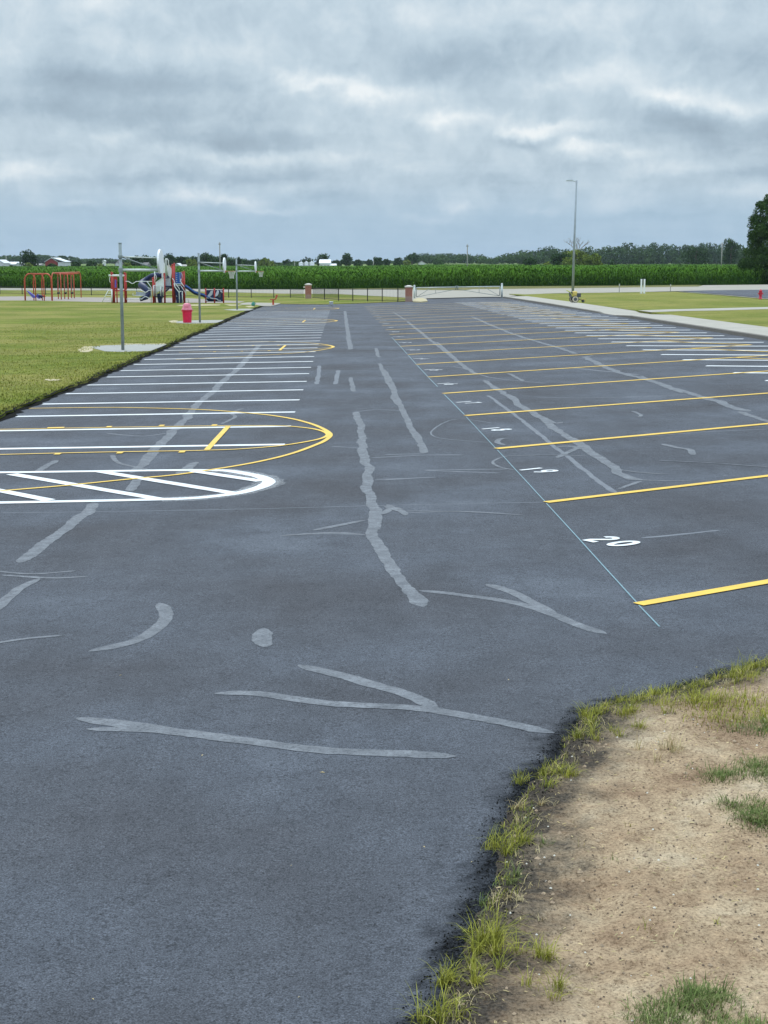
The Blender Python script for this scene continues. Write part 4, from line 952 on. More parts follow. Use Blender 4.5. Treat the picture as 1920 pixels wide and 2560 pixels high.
for _ in range(3):
    n = 30000; u = RNG.random(n) ** 1.7; d = 8 + u * 430; x0 = RNG.uniform(-1, 1, n)
    Yc = 238 + d; x = x0 * (Yc * .285) + 2; y = corn_edge(x) + d
    sc_ = 1 + d / 170; z = gzv(x, y) + 2.0 + .3 * vnoise(x, y, .12, 21) + RNG.normal(0, .06, n)
    addb(x, y, z, RNG.uniform(.35, .8, n) * sc_, .12 * sc_, RNG.uniform(0, 2 * PI, n), RNG.uniform(.2, .42, n), RNG.uniform(-.1, .25, n))
V = np.concatenate(parts_v); T = np.concatenate(parts_t)
bigmesh('corn_crop', V, T, M['cornleaf'], 3, kind='stuff', label='tall green corn crop filling the field beyond the road', category='corn')
# dense lower mass under the leaf tips, inner shade put into its darker green
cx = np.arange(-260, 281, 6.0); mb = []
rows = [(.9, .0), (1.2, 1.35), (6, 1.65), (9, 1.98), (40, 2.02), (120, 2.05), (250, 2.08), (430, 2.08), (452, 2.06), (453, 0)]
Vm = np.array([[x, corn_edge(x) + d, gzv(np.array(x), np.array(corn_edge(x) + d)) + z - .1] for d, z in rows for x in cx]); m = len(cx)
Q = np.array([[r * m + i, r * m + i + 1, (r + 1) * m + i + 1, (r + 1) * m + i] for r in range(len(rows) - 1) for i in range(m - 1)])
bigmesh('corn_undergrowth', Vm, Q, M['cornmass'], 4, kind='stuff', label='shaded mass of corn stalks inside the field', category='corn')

# ------------------------------------------------------------------ trees
def leafcloud(blobs, n, size, flat=.6):
    """quads scattered in the outer shell of ellipsoid blobs [(c, r)]; r is a 3-vector"""
    w = np.array([r[0] * r[2] for _, r in blobs]); w = w / w.sum(); k = RNG.choice(len(blobs), n, p=w)
    Cc = np.array([c for c, _ in blobs])[k]; Rr = np.array([r for _, r in blobs])[k]
    d = RNG.normal(size=(n, 3)); d /= np.linalg.norm(d, axis=1)[:, None]
    rad = RNG.uniform(.55, 1.08, n)[:, None] ** .7
    P_ = Cc + d * Rr * rad
    nrm = d + RNG.normal(size=(n, 3)) * flat; nrm /= np.linalg.norm(nrm, axis=1)[:, None]
    a = np.cross(nrm, RNG.normal(size=(n, 3))); a /= np.linalg.norm(a, axis=1)[:, None]; b = np.cross(nrm, a)
    s = size * RNG.uniform(.55, 1.25, n)[:, None]; s2_ = s * RNG.uniform(.5, .9, n)[:, None]
    V = np.stack([P_ - a * s, P_ - b * s2_, P_ + a * s, P_ + b * s2_], 1).reshape(-1, 3)
    return V, np.arange(4 * n).reshape(n, 4)
def crown_blobs(w, h, z0, n=9, depth=None):
    """lobes filling a crown w wide, from z0 to h"""
    out = []; depth = depth or w
    zc = (z0 + h) / 2; out.append(((0, 0, zc), (w * .36, depth * .36, (h - z0) * .42)))
    for i in range(n):
        a = 2 * PI * i / n + random.uniform(-.4, .4); q = random.uniform(-.75, .85); k = math.sqrt(max(0, 1 - q * q))
        r = random.uniform(.16, .25) * w
        out.append(((math.cos(a) * k * w * .33, math.sin(a) * k * depth * .33, zc + q * (h - z0) * .36), (r, r, r * random.uniform(.7, 1))))
    return out
def tree(px, yt, wpx, D, label, mat='treeleaf', n=500, yb=None, name='tree', cat='tree', group='trees beyond the corn', z0=.12, leaf=None, lobes=9):
    q = at(px, yt, D); g = ground(q.x, D) - .1; h = q.z - g; w = wpx * 1.12 * D / F
    t = thing(name, label, cat, (q.x, D, g), group)
    bl = crown_blobs(w, h, h * z0, lobes, w * .9)
    V, Q = leafcloud(bl, n, leaf or max(.28, D / F * 2.4))
    bigmesh('crown', V, Q, M[mat], 4, parent=t)
    tr = w * .035 + .08; mb = MB().tube([(0, 0, 0), (.05, 0, h * .3), (-.05, .05, h * .6), (0, 0, h * .85)], [tr, tr * .8, tr * .5, tr * .2], 7)
    for k in range(4):
        a = k * 1.6; mb.tube([(0, 0, h * (.25 + .1 * k)), (math.cos(a) * w * .2, math.sin(a) * w * .2, h * (.5 + .08 * k))], [tr * .5, tr * .15], 5)
    mb.build('trunk', M['bark'], t)
    return t
TL = [(71, 619, 42, 620, 'large round dark tree standing alone behind the swing frames', 'treeleaf', 1100),
      (191, 651, 27, 600, 'round dark bush between the red barn and the nearest goal pole', 'treeleaf', 500), (229, 650, 26, 640, 'low wide bush just right of the round bush', 'treeleaf', 450), (251, 656, 13, 640, 'small pale green bush next to the low wide bush', 'treeleaf2', 200),
      (72, 654, 24, 610, 'olive bush at the foot of the lone large tree', 'treeleaf2', 260), (128, 656, 28, 590, 'dark hedge in front of the red barn', 'treeleaf', 380), (28, 662, 20, 590, 'flat dark bush below the long white building', 'treeleaf', 180),
      (340, 640, 34, 700, 'dark tree over the arm of the nearest goal', 'treeleaf', 600), (372, 639, 40, 720, 'broad dark tree left of the white fan board', 'treeleaf', 700), (318, 654, 22, 640, 'small bush below the nearest goal arm', 'treeleaf2', 250),
      (423, 628, 36, 680, 'tall rounded tree right of the nearest fan board', 'treeleaf', 800), (452, 638, 27, 700, 'dark tree with ragged top right of the tall rounded one', 'treeleaf', 550), (477, 645, 28, 620, 'green shrubby tree left of the middle goal pole', 'treeleaf2', 600), (400, 648, 24, 740, 'low tree behind the fan board', 'treeleaf', 350),
      (512, 630, 38, 660, 'broad tree just right of the middle goal pole', 'treeleaf', 800), (486, 643, 22, 680, 'small tree at the middle goal pole', 'treeleaf', 350), (557, 631, 28, 680, 'tree behind the utility pole with a flat ragged top', 'treeleaf', 600), (538, 644, 26, 660, 'low tree between the two broad ones by the utility pole', 'treeleaf', 450), (580, 646, 24, 690, 'low green tree left of the far goal pole', 'treeleaf', 380), (596, 640, 17, 700, 'narrow pointed tree behind the far goal pole', 'treeleaf', 380),
      (614, 648, 12, 760, 'small round tree right of the far goal pole', 'treeleaf', 200), (636, 648, 34, 760, 'dark low tree behind the far fan board', 'treeleaf', 420), (661, 642, 26, 700, 'pale green full tree right of the far hoop', 'treeleaf2', 600), (680, 652, 14, 800, 'small pale tree beside the full one', 'treeleaf2', 200),
      (697, 657, 12, 900, 'tiny round tree in the gap left of the silos', 'treeleaf', 120), (717, 650, 24, 880, 'dark tree left of the small utility pole', 'treeleaf', 320), (742, 654, 20, 900, 'low tree touching the silos', 'treeleaf', 220),
      (766, 641, 28, 790, 'dark purple-green tree right behind the silos', 'treeleaf', 500), (806, 630, 34, 800, 'tall tree between silos and white barn', 'treeleaf', 700), (866, 630, 27, 800, 'spreading tree with two-part crown right of the white barn', 'treeleaf', 600), (843, 648, 22, 860, 'low tree touching the white barn', 'treeleaf', 300), (895, 647, 22, 880, 'low round tree between two taller trees', 'treeleaf', 260), (898, 658, 14, 700, 'small dark bush standing in front of the field trees', 'treeleaf', 160),
      (945, 640, 28, 800, 'tree behind the thin pole near the picture middle', 'treeleaf', 500), (925, 649, 20, 880, 'low tree left of the thin pole', 'treeleaf', 240), (967, 647, 18, 850, 'pointed dark tree left of the white house', 'treeleaf', 300), (996, 644, 26, 850, 'dark rounded tree close to the white house', 'treeleaf', 460), (1018, 650, 20, 830, 'pale tree touching the white house', 'treeleaf2', 300), (1030, 633, 36, 1000, 'tree rising behind the white house roof', 'treeleaf', 600), (1097, 648, 24, 880, 'bushy tree right of the white garage', 'farleaf', 380),
      (1327, 643, 31, 560, 'compact dark tree standing before the wood left of the olive grove', 'treeleaf', 800), (1367, 655, 24, 560, 'low olive bush right of the compact dark tree', 'treeleaf2', 350), (1402, 628, 46, 570, 'dark leafy tree left of the lamp post', 'treeleaf', 1100), (1440, 618, 62, 580, 'big olive tree right behind the lamp post', 'treeleaf2', 1500), (1478, 636, 50, 540, 'rounded yellow-green tree right of the lamp post', 'treeleaf2', 1200), (1421, 640, 36, 540, 'yellow-green low tree directly left of the lamp post', 'treeleaf2', 700), (1495, 640, 22, 560, 'small tree at the end of the olive grove', 'treeleaf2', 400),
      (1531, 654, 19, 540, 'small round bush alone right of the olive grove', 'treeleaf', 350), (1622, 660, 9, 540, 'tiny bush left of a pair before the long wood', 'treeleaf', 90), (1635, 660, 9, 540, 'tiny bush right of a pair before the long wood', 'treeleaf', 90), (1700, 658, 10, 560, 'single tiny bush before the middle of the long wood', 'treeleaf', 90),
      (1742, 612, 62, 760, 'broad dark tree before the long wood', 'treeleaf', 1300), (1829, 591, 42, 740, 'tall tree standing above the wood beside the utility pole', 'treeleaf', 1300), (1862, 622, 30, 760, 'dark low tree between the tall one and the near tree', 'farleaf', 500)]
for a in TL:
    tree(a[0], a[1], a[2], a[3], a[4], a[5], int(a[6] * 1.3), z0=.1 if a[2] < 30 else .05)
# far woods: one mass
def woods(name, prof, D, rows_, label, wcr=13, dens=110, mat='farleaf', yb=661):
    px = np.array([p[0] for p in prof]); pt = np.array([p[1] for p in prof]); VV, QQ, nn = [], [], 0
    k_ = D / F; bl = []
    for r in range(rows_):
        x = px[0]
        while x < px[-1]:
            x += wcr * random.uniform(.45, .85)
            d = D - 14 * r; yt = np.interp(x, px, pt); q = at(x, yt, d); g = ground(q.x, d); h = (q.z - g) * random.uniform(.88, 1.02) * (1 - .14 * r)
            w = wcr * k_ * random.uniform(.42, .80)
            bl.append(((q.x, d + random.uniform(-5, 5), g + h - w * .8), (w, w, w * .85)))
            bl.append(((q.x + random.uniform(-2, 2), d + random.uniform(-3, 3), g + h * .45), (w * 1.1, w, h * .42)))
            if h > 8: bl.append(((q.x + random.uniform(-3, 3), d - 4, g + h * .22), (w * 1.2, w, h * .26)))
    n = dens * len(bl) // 2; V, Q = leafcloud(bl, int(n * 1.25), k_ * 2.2, .35)
    bigmesh(name, V, Q, M[mat], 4, kind='stuff', label=label, category='woods')
woods('far_woods', [(1010, 644), (1030, 634), (1045, 633), (1075, 633), (1100, 631), (1140, 634), (1165, 632), (1190, 637), (1205, 634), (1220, 641), (1232, 643), (1245, 637), (1260, 634), (1290, 628), (1310, 620), (1330, 627), (1350, 618), (1372, 612), (1392, 620), (1440, 622), (1475, 615), (1490, 622), (1502, 617), (1530, 614), (1566, 605), (1582, 608), (1600, 615), (1622, 606), (1640, 606), (1650, 612), (1663, 605), (1684, 609), (1705, 611), (1735, 612), (1757, 605), (1780, 607), (1800, 611), (1850, 612), (1870, 616), (1960, 612)], 1150, 3, 'long dark wood closing the fields on the right', 13, 120)
woods('far_woods', [(-60, 640), (0, 639), (25, 637), (40, 638), (100, 635), (115, 637), (140, 640), (155, 639), (180, 640), (200, 646), (225, 646), (260, 645), (300, 648), (340, 650), (400, 652), (500, 652), (620, 655), (700, 657)], 1500, 2, 'hazy wooded ridge far behind the farm on the left', 9, 90)
woods('far_woods', [(296, 650), (330, 642), (380, 641), (440, 642), (480, 640), (500, 636), (540, 640), (570, 640), (590, 646), (606, 644), (625, 650), (650, 645), (686, 652), (694, 660), (720, 653), (760, 652)], 900, 3, 'hedge and tree belt behind the farm houses', 12, 150)
woods('far_woods', [(690, 658), (740, 656), (820, 654), (870, 650), (900, 652), (960, 652), (1020, 650)], 1350, 2, 'low line of trees far behind the silos', 9, 70)
# dead tree
q = at(1443, 592, 590); g = ground(q.x, 590); t = thing('dead_tree', 'bare dead tree with pale branches rising above the olive grove', 'dead tree', (q.x, 590, g)); h = q.z - g
mb = MB(); mb.tube([(0, 0, 0), (.1, 0, h * .5), (-.1, 0, h * .8)], [.45, .3, .18], 8)
br = MB(); random.seed(5)
def branch(p, d, L, r, k):
    e_ = p + d * L; br.tube([p, p.lerp(e_, .5) + Vector((random.uniform(-.1, .1), 0, .1)) * L, e_], [r, r * .75, r * .45], 5)
    if k:
        for _ in range(3):
            dd = (d + Vector((random.uniform(-.9, .9), random.uniform(-.5, .5), random.uniform(-.1, .5)))).normalized(); branch(p.lerp(e_, random.uniform(.5, 1)), dd, L * .62, r * .5, k - 1)
for dx_ in (-1.6, -.6, .9, 1.9): branch(Vector((dx_ * .2, 0, h * .55)), Vector((dx_ * .45, 0, 1)).normalized(), h * .26, .17, 3)
mb.build('trunk', M['deadwood'], t); br.build('branches', M['deadwood'], t)

# big tree at the right
p = G(1925, 712); Dt = p.y + 6; q = at(1985, 470, Dt); base = Vector((q.x, Dt, ground(q.x, Dt))); hT = q.z - base.z
t = thing('tree', 'huge dark leafy tree at the road, cut by the picture edge', 'tree', base)
bl = []; random.seed(3)
prof = [(708, 1866), (690, 1856), (670, 1851), (650, 1853), (630, 1862), (610, 1872), (590, 1874), (570, 1872), (550, 1878), (530, 1888), (515, 1893), (500, 1912)]
for yy, xl in prof:
    L = at(xl, yy, Dt).x - base.x; z = at(xl, yy, Dt).z - base.z; R = abs(L)
    for k in range(11):
        a = PI + (k - 5) * .33 + random.uniform(-.15, .15) if k < 9 else random.uniform(0, 6.28)
        rr = random.uniform(.9, 1.7) * (1 if yy > 530 else .7); rad = R - rr * .75
        bl.append(((math.cos(a) * rad, math.sin(a) * rad * .9, max(z + random.uniform(-.5, .5), .8)), (rr, rr, rr * .62)))
    bl.append(((0, 0, max(z, 2)), (R * .62, R * .6, 1.5)))
V, Q = leafcloud(bl, 62000, .14, .8)
bigmesh('crown', V, Q, M['bigleaf'], 4, parent=t)
mb = MB().tube([(0, 0, -.2), (.1, 0, hT * .3), (0, .1, hT * .6), (0, 0, hT * .9)], [.5, .42, .28, .08], 10)
for k in range(14):
    a = k * 2.4; z = hT * (.15 + .05 * k); mb.tube([(0, 0, z), (math.cos(a) * 2, math.sin(a) * 2, z + .8), (math.cos(a) * 4, math.sin(a) * 4, z + 1.2)], [.18, .1, .03], 6)
mb.build('trunk', M['bark'], t)

# ------------------------------------------------------------------ utility poles
def upole(px, yt, D, r, label, arm=1.0):
    q = at(px, yt, D); g = ground(q.x, D); h = q.z - g
    t = thing('utility_pole', label, 'utility pole', (q.x, D, g), 'utility poles in the fields')
    MB().tube([(0, 0, 0), (0, 0, h)], [r, r * .75], 10).build('shaft', M['wood'], t, True)
    if arm: MB().box((0, -.1, h - .5), (arm, .1, .12)).build('crossarm', M['wood'], t)
    if arm:
        for s in (-.42, 0, .42): MB().lathe((s * arm, -.1, h - .44), [(.05, 0), (.07, .08), (.03, .16)], 8).build('insulator', M['mgrey'], t)
upole(549.2, 605.8, 360, .17, 'tall utility pole behind the arm of the middle goal', .5); upole(1168.5, 611, 400, .17, 'tall utility pole in the corn near the picture middle', .6); upole(1805.5, 606, 420, .17, 'tall utility pole before the wood near the huge tree', .9)
upole(15, 640, 700, .22, 'small utility pole behind the long white building', 0); upole(172.5, 645, 700, .22, 'small utility pole between the barn and the round bush', 0); upole(736.5, 652, 760, .2, 'faint small utility pole left of the silos', 0); upole(933.5, 648, 700, .22, 'thin brown utility pole right of the white barn', 0)

# ------------------------------------------------------------------ farm buildings
def house(name, label, px0, px1, yw, yr, yb, D, depth, wall, roof, cat, ridge='x', rz=0.0, win=2, door=False, over=.3):
    a = at(px0, yb, D); b = at(px1, yb, D); cx_ = (a.x + b.x) / 2; w = (b.x - a.x); g = min(ground(cx_, D), a.z) - .2
    hw = at(px0, yw, D).z - g; hr = at(px0, yr, D).z - g
    t = thing(name, label, cat, (cx_, D + depth / 2, g), None, rz)
    MB().box((0, 0, hw / 2), (w, depth, hw)).build('walls', M[wall], t)
    if ridge == 'x':
        MB().prism([(-w / 2 - over, -depth / 2 - over, hw - .05), (-w / 2 - over, 0, hr), (-w / 2 - over, depth / 2 + over, hw - .05), (-w / 2 - over, depth / 2 + over, hw - .25), (-w / 2 - over, -depth / 2 - over, hw - .25)], (w + 2 * over, 0, 0)).build('roof', M[roof], t)
    else:
        MB().prism([(-w / 2, -depth / 2 + .02, hw), (0, -depth / 2 + .02, hr - .15), (w / 2, -depth / 2 + .02, hw)], (0, depth - .04, 0)).build('gable', M[wall], t)
        for s in (-1, 1):
            MB().prism([(0, -depth / 2 - over, hr), (s * (w / 2 + over), -depth / 2 - over, hw - .1), (s * (w / 2 + over), -depth / 2 - over, hw + .08), (0, -depth / 2 - over, hr + .18)], (0, depth + 2 * over, 0)).build('roof', M[roof], t)
    for i in range(win):
        x = -w / 2 + w * (i + .5) / win; f_ = MB().box((x, -depth / 2 - .02, hw * .55), (w * .09 + .3, .08, .9)).build('window', M['window'], t)
    if door: MB().box((w * .2, -depth / 2 - .03, hw * .33), (w * .22, .06, hw * .62)).build('door', M['roofw'], t)
    return t
house('barn', 'red barn with white metal roof and white side behind the swing frames', 113, 144, 655, 645, 665, 650, 18, 'barnred', 'roofw', 'barn', 'y', -.0, 2, True)
a = at(144, 664, 650); b = at(162, 664, 650); g = ground(a.x, 650)
t = thing('barn_wing', 'white walled wing joined to the red barn with sloping white roof', 'barn', ((a.x + b.x) / 2, 656, g)); w = b.x - a.x; hw = at(150, 655, 650).z - g; hr = at(130, 645.2, 650).z - g
MB().box((.1, 0, hw / 2), (w - .2, 12, hw)).build('walls', M['wallw'], t)
MB().prism([(-w * 1.25, -6.5, hr), (w / 2 + .3, -6.5, hw - .05), (w / 2 + .3, -6.5, hw + .15), (-w * 1.15, -6.5, hr + .2)], (0, 13, 0)).build('roof', M['roofw'], t)
MB().box((0, -6.02, hw * .4), (1.2, .08, 1.8)).build('door', M['window'], t)
house('farm_shed', 'long low white shed with pale roof left of the lone large tree', 14, 44, 660, 654.5, 666, 660, 12, 'wallw', 'roofw', 'shed', 'x', 0, 4); house('farm_shed', 'short low white shed at the end of the long one', 41, 49, 661.5, 657, 666, 640, 8, 'wallw', 'roofw', 'shed', 'y', 0, 1)
house('white_house', 'white gabled house at the far left border', -14, 9, 658, 650, 667, 650, 12, 'wallw', 'roofw', 'house', 'y', 0, 3); house('farm_shed', 'pale low shed between the lone large tree and the red barn', 84, 101, 661.5, 659, 665, 680, 8, 'wallw', 'pad', 'shed', 'x', 0, 2)
house('white_house', 'small white gabled house left of the nearest goal pole', 288, 298, 660, 653, 667, 700, 10, 'wallw', 'roofg', 'house', 'y', 0, 1); house('farm_shed', 'tiny white tower shed before the left woods', 257, 262, 653, 651, 668, 800, 4, 'wallw', 'roofw', 'shed', 'y', 0, 1)
house('white_house', 'white house behind the brace of the nearest goal', 322, 335, 662, 659, 668, 720, 9, 'wallw', 'roofg', 'house', 'x', 0, 2); house('white_house', 'grey roofed white house left of the nearest fan board', 352, 368, 662, 656, 668, 700, 9, 'wallw', 'roofg', 'house', 'x', 0, 2)
house('white_house', 'wide house with pale gabled roof behind the blue climber', 433, 452, 666, 659, 670, 640, 10, 'wallw', 'roofw', 'house', 'y', 0, 2); house('farm_shed', 'low grey roofed garage joined to the pale gabled house', 452, 465, 665.5, 661, 670, 642, 8, 'wallw', 'pad', 'shed', 'x', 0, 2)
house('white_house', 'white two storey house with dark gable before the wood', 1047, 1063, 658, 652.5, 670, 720, 9, 'wallw', 'roofg', 'house', 'y', 0, 2); house('farm_shed', 'small white garage right of the two storey house', 1065, 1083, 665, 663, 670, 722, 6, 'wallw', 'roofw', 'shed', 'x', 0, 2)
house('farm_shed', 'tiny white trailer left of the two storey white house', 1018, 1030, 667.6, 667, 670.5, 700, 4, 'wallw', 'roofw', 'shed', 'x', 0, 1); house('farm_shed', 'faint grey shed left of the pointed dark tree', 965, 981, 666, 664.5, 670, 760, 5, 'pad', 'roofw', 'shed', 'x', 0, 1)
# white barn with lean-to
house('white_barn', 'white barn with tall white roof and low lean-to beside the silos', 799, 825, 657.5, 648.5, 668, 760, 12, 'wallw', 'roofw', 'barn', 'x', 0, 3, True)
house('farm_shed', 'white lean-to shed on the right end of the white barn', 826, 839, 663, 659, 668, 758, 12, 'wallw', 'roofw', 'shed', 'x', 0, 1)
for px, w, yt, lb in ((753, 12, 654.5, 'first grain silo of three, farthest from the white barn'), (766, 11, 653.5, 'middle grain silo of the three, slimmest'), (779.5, 12.5, 653.5, 'grain silo of the three nearest the white barn')):
    q = at(px, yt, 770); g = ground(q.x, 770); r = w / 2 * 770 / F; h = at(px, yt + 3, 770).z - g; t = thing('grain_silo', lb, 'silo', (q.x, 770, g), 'three grain silos')
    MB().lathe((0, 0, 0), [(r, 0), (r, h)], 24).build('bin_wall', M['silo'], t, True); MB().lathe((0, 0, h), [(r + .1, -.05), (r + .1, .02), (.25, q.z - g - h), (.2, q.z - g - h + .2)], 24).build('roof', M['roofw'], t, True)
    MB().box((0, -r - .05, 1.2), (.8, .1, 1.8)).build('door', M['mgrey'], t)

# ------------------------------------------------------------------ grass
def grass_blades(X, Y, Z0, L, W, az, bend):
    n = len(X); ca, sa = np.cos(az), np.sin(az); px, py = -sa, ca; ring = []
    for f, wf in ((0, 1), (.4, .85), (.75, .5)):
        o_ = bend * f * f * L; z = Z0 + L * f * np.sqrt(np.clip(1 - (bend * f) ** 2 * .6, .03, 1)); x = X + ca * o_; y = Y + sa * o_
        ring += [np.c_[x + px * W * wf / 2, y + py * W * wf / 2, z], np.c_[x - px * W * wf / 2, y - py * W * wf / 2, z]]
    o_ = bend * L; ring.append(np.c_[X + ca * o_, Y + sa * o_, Z0 + L * np.sqrt(np.clip(1 - bend ** 2 * .6, .1, 1))])
    V = np.stack(ring, 1); b = np.arange(n)[:, None] * 7
    T = np.stack([b + [0, 1, 3], b + [0, 3, 2], b + [2, 3, 5], b + [2, 5, 4], b + [4, 5, 6]], 1).reshape(-1, 3)
    return V.reshape(-1, 3), T
# near lawn blades
n = 60000; y = 24 + 70 * RNG.random(n) ** 1.9; xe = np.array([np.interp(v, [a for a, _ in led], [b for _, b in led]) for v in y]); wdt = np.where(y < 40, 9, 11)
x = xe - RNG.random(n) ** 1.6 * wdt - .02
keep = x > -.262 * y - 1.0; x, y = x[keep], y[keep]
pads_ = [G(310, 875), G(500, 807)]; ok = np.ones(len(x), bool)
for p_ in pads_: ok &= ~((np.abs(x - p_.x - .1) < 1.35) & (np.abs(y - p_.y) < 2.6))
x, y = x[ok], y[ok]; n = len(x)
V, T = grass_blades(x, y, gzv(x, y) + .05, RNG.uniform(.02, .065, n) * (.7 + .6 * vnoise(x, y, .8, 31)), RNG.uniform(.012, .03, n), RNG.uniform(0, 6.28, n), RNG.uniform(.2, .9, n))
bigmesh('lawn_grass', V, T, M['lawnblade'], 3, kind='stuff', label='short mown grass of the left lawn', category='grass')
# foreground tufts: (pixel, radius m, blades, height m, material, lean, label)
z5 = lambda x, y: (960 + x * .5787, 1840 + y * .5787); z4 = lambda x, y: (960 + x * .5787, 1200 + y * .5787)
EG = 'grass tufts along the asphalt edge'
TF = [(z5(250, 1240), .10, 120, .17, 'tuft', 'spiky yellow-green grass tuft at the bottom, lowest along the asphalt edge'), (z5(310, 1080), .075, 170, .14, 'tuft', 'yellow-green grass tuft second from the bottom along the asphalt edge'), (z5(375, 930), .095, 260, .20, 'tuft', 'tallest leaning bright grass tuft on the lower asphalt edge'),
      (z5(500, 500), .10, 170, .17, 'tuft', 'bright upright grass tuft on the edge below the black stained soil bend'), (z5(690, 205), .13, 260, .13, 'tuft', 'wide yellowish grass clump at the asphalt bend'), (z5(580, 320), .06, 80, .10, 'straw', 'small straw-yellow tuft between the bend clump and the upright tuft'),
      (z5(490, 640), .06, 70, .12, 'tuftg', 'thin dark green tuft right under the bright upright tuft'), (z5(555, 1010), .10, 150, .12, 'tuft', 'olive tuft on the stained soil behind the tallest leaning tuft'), (z5(655, 1140), .09, 90, .12, 'tuft', 'sparse pale tuft on bare soil near the bottom'), (z5(640, 500), .04, 30, .09, 'tuftg', 'tiny dull green sprig on grey soil beside the bright upright tuft'), (z5(500, 720), .06, 60, .08, 'straw', 'brownish withered tuft above the tallest leaning tuft'),
      (z4(850, 1130), .08, 110, .14, 'tuft', 'narrow green tuft where the asphalt edge turns'), (z4(935, 1040), .15, 260, .15, 'tuft', 'thick green-yellow clump right of the narrow tuft at the turn'), (z4(1040, 1100), .10, 130, .11, 'tuft', 'low bright tuft on the soil side of the thick clump'), (z4(1140, 1000), .17, 260, .15, 'tuft', 'long leaning grass clump in the middle of the upper soil edge'), (z4(1270, 945), .17, 240, .12, 'tuft', 'stretched low grass strip on the upper soil edge'), (z4(1360, 920), .10, 100, .10, 'tuft', 'short olive tuft at the end of the stretched grass strip'),
      (z4(1520, 880), .13, 200, .15, 'tuft', 'upright green clump on the upper edge toward the picture border'), (z4(1630, 840), .18, 260, .16, 'tuft', 'dense bright clump at the right picture border on the asphalt edge'), (z4(1440, 900), .09, 60, .07, 'straw', 'thin withered grass between two green clumps on the upper edge'),
      (z5(330, 1010), .05, 60, .10, 'tuft', 'small tuft joining the two lowest edge tufts'), (z5(450, 440), .04, 30, .08, 'tuftg', 'short dark sprigs on the black asphalt rim'), (z5(410, 720), .04, 30, .09, 'tuftg', 'few green blades on the asphalt rim above the tallest tuft')]
def tuft(px, R, n, h, mat, label, group=EG, name='grass_tuft', lay=1.35, w=.0034, cat='grass tuft', lean=0):
    p_ = G(px[0] + (max(0, min(26, (px[1] - 1800) * .1)) if cat == 'grass tuft' else 0), px[1]); cz = dirt_z(p_.x, p_.y); nc = max(3, int(R * 45)); ci = RNG.integers(0, nc, n); ca_ = RNG.uniform(0, 2 * PI, nc); cr = R * np.sqrt(RNG.random(nc)) * .95
    cx_ = cr * np.cos(ca_) * 1.25; cy_ = cr * np.sin(ca_); sp = R * (.16 if cat == 'grass tuft' else .26); x = cx_[ci] + RNG.normal(0, sp, n); y = cy_[ci] + RNG.normal(0, sp, n); a = np.arctan2(y - cy_[ci], x - cx_[ci])
    z = np.array([dirt_z(p_.x + u_, p_.y + v_) for u_, v_ in zip(x, y)]) - cz - .006
    z = np.maximum(z, np.array([ground(p_.x + u_, p_.y + v_) for u_, v_ in zip(x, y)]) - cz - .004)
    az = np.where(RNG.random(n) < .5, a, RNG.normal(lean, 1.3, n))
    V, T = grass_blades(x, y, z, h * (.3 + .95 * RNG.random(n) ** 1.6), w * RNG.uniform(.5, 1.2, n), az, RNG.uniform(.25, lay, n))
    return bigmesh(name, V, T, M[mat], 3, loc=(p_.x, p_.y, cz), label=label, category=cat, group=group)
for px, R, n, h, mt, lb in TF: tuft(px, R * 1.15, int(n * 1.35), h * .74, mt, lb)
GP_ = 'low green grass patches on the bare soil'
tuft((1885, 1945), .24, 2600, .05, 'tuftg', 'low dense green grass patch on the soil, upper of two at the right border', GP_, 'grass_patch', 1.25, .0045, 'grass patch')
tuft((1890, 2066), .19, 1900, .045, 'tuftg', 'low dense green grass patch on the soil, lower of two at the right border', GP_, 'grass_patch', 1.25, .0045, 'grass patch')
tuft((1800, 2590), .25, 4200, .05, 'tuftg', 'large low green grass patch at the bottom right corner', GP_, 'grass_patch', 1.25, .0045, 'grass patch')
tuft((1860, 1795), .36, 1500, .08, 'tuft', 'thin yellow-green grass patch near the upper edge by the right border', GP_, 'grass_patch', 1.25, .0045, 'grass patch')
tuft((1925, 1835), .2, 900, .07, 'tuftg', 'dark green grass patch cut by the border below the yellow-green patch', GP_, 'grass_patch', 1.25, .0045, 'grass patch')
tuft((1622, 1900), .13, 130, .11, 'straw', 'dry straw-coloured tuft alone on the upper soil', None, 'dry_tuft', 1.0, .004)
# sparse short weeds, straw and clods over the soil
def weeds(name, n, band, hmin, hmax, mat, label, keep_in=.05, k=5, lo=0.0):
    x = RNG.uniform(-.2, 4, n); y = RNG.uniform(5, 12.5, n); s = sdist(x, y); pch = vnoise(x, y, 3.2, 51) > .42
    q = (s > lo) & (RNG.random(n) < np.where(s < band, np.where(pch, .9, .25), keep_in)); x, y = x[q], y[q]; m_ = len(x)
    xx = np.repeat(x, k) + RNG.normal(0, .014, m_ * k); yy = np.repeat(y, k) + RNG.normal(0, .014, m_ * k)
    zz = np.maximum(dz(xx, yy), gzv(xx, yy)) - .004
    V, T = grass_blades(xx, yy, zz, hmin + (hmax - hmin) * RNG.random(m_ * k) ** 2, RNG.uniform(.0022, .0042, m_ * k), RNG.uniform(0, 6.28, m_ * k), RNG.uniform(.3, 1.35, m_ * k))
    bigmesh(name, V, T, M[mat], 3, kind='stuff', label=label, category='weeds')
weeds('sparse_weeds', 9000, .12, .02, .07, 'tuft', 'low fringe of grass along the asphalt edge', .004, 7)
weeds('withered_weeds', 9000, .22, .02, .07, 'straw', 'withered stems along the asphalt edge', .02, 4)
weeds('green_weeds', 5000, .12, .02, .06, 'tuftg', 'short dark weeds along the asphalt edge', .006, 5)
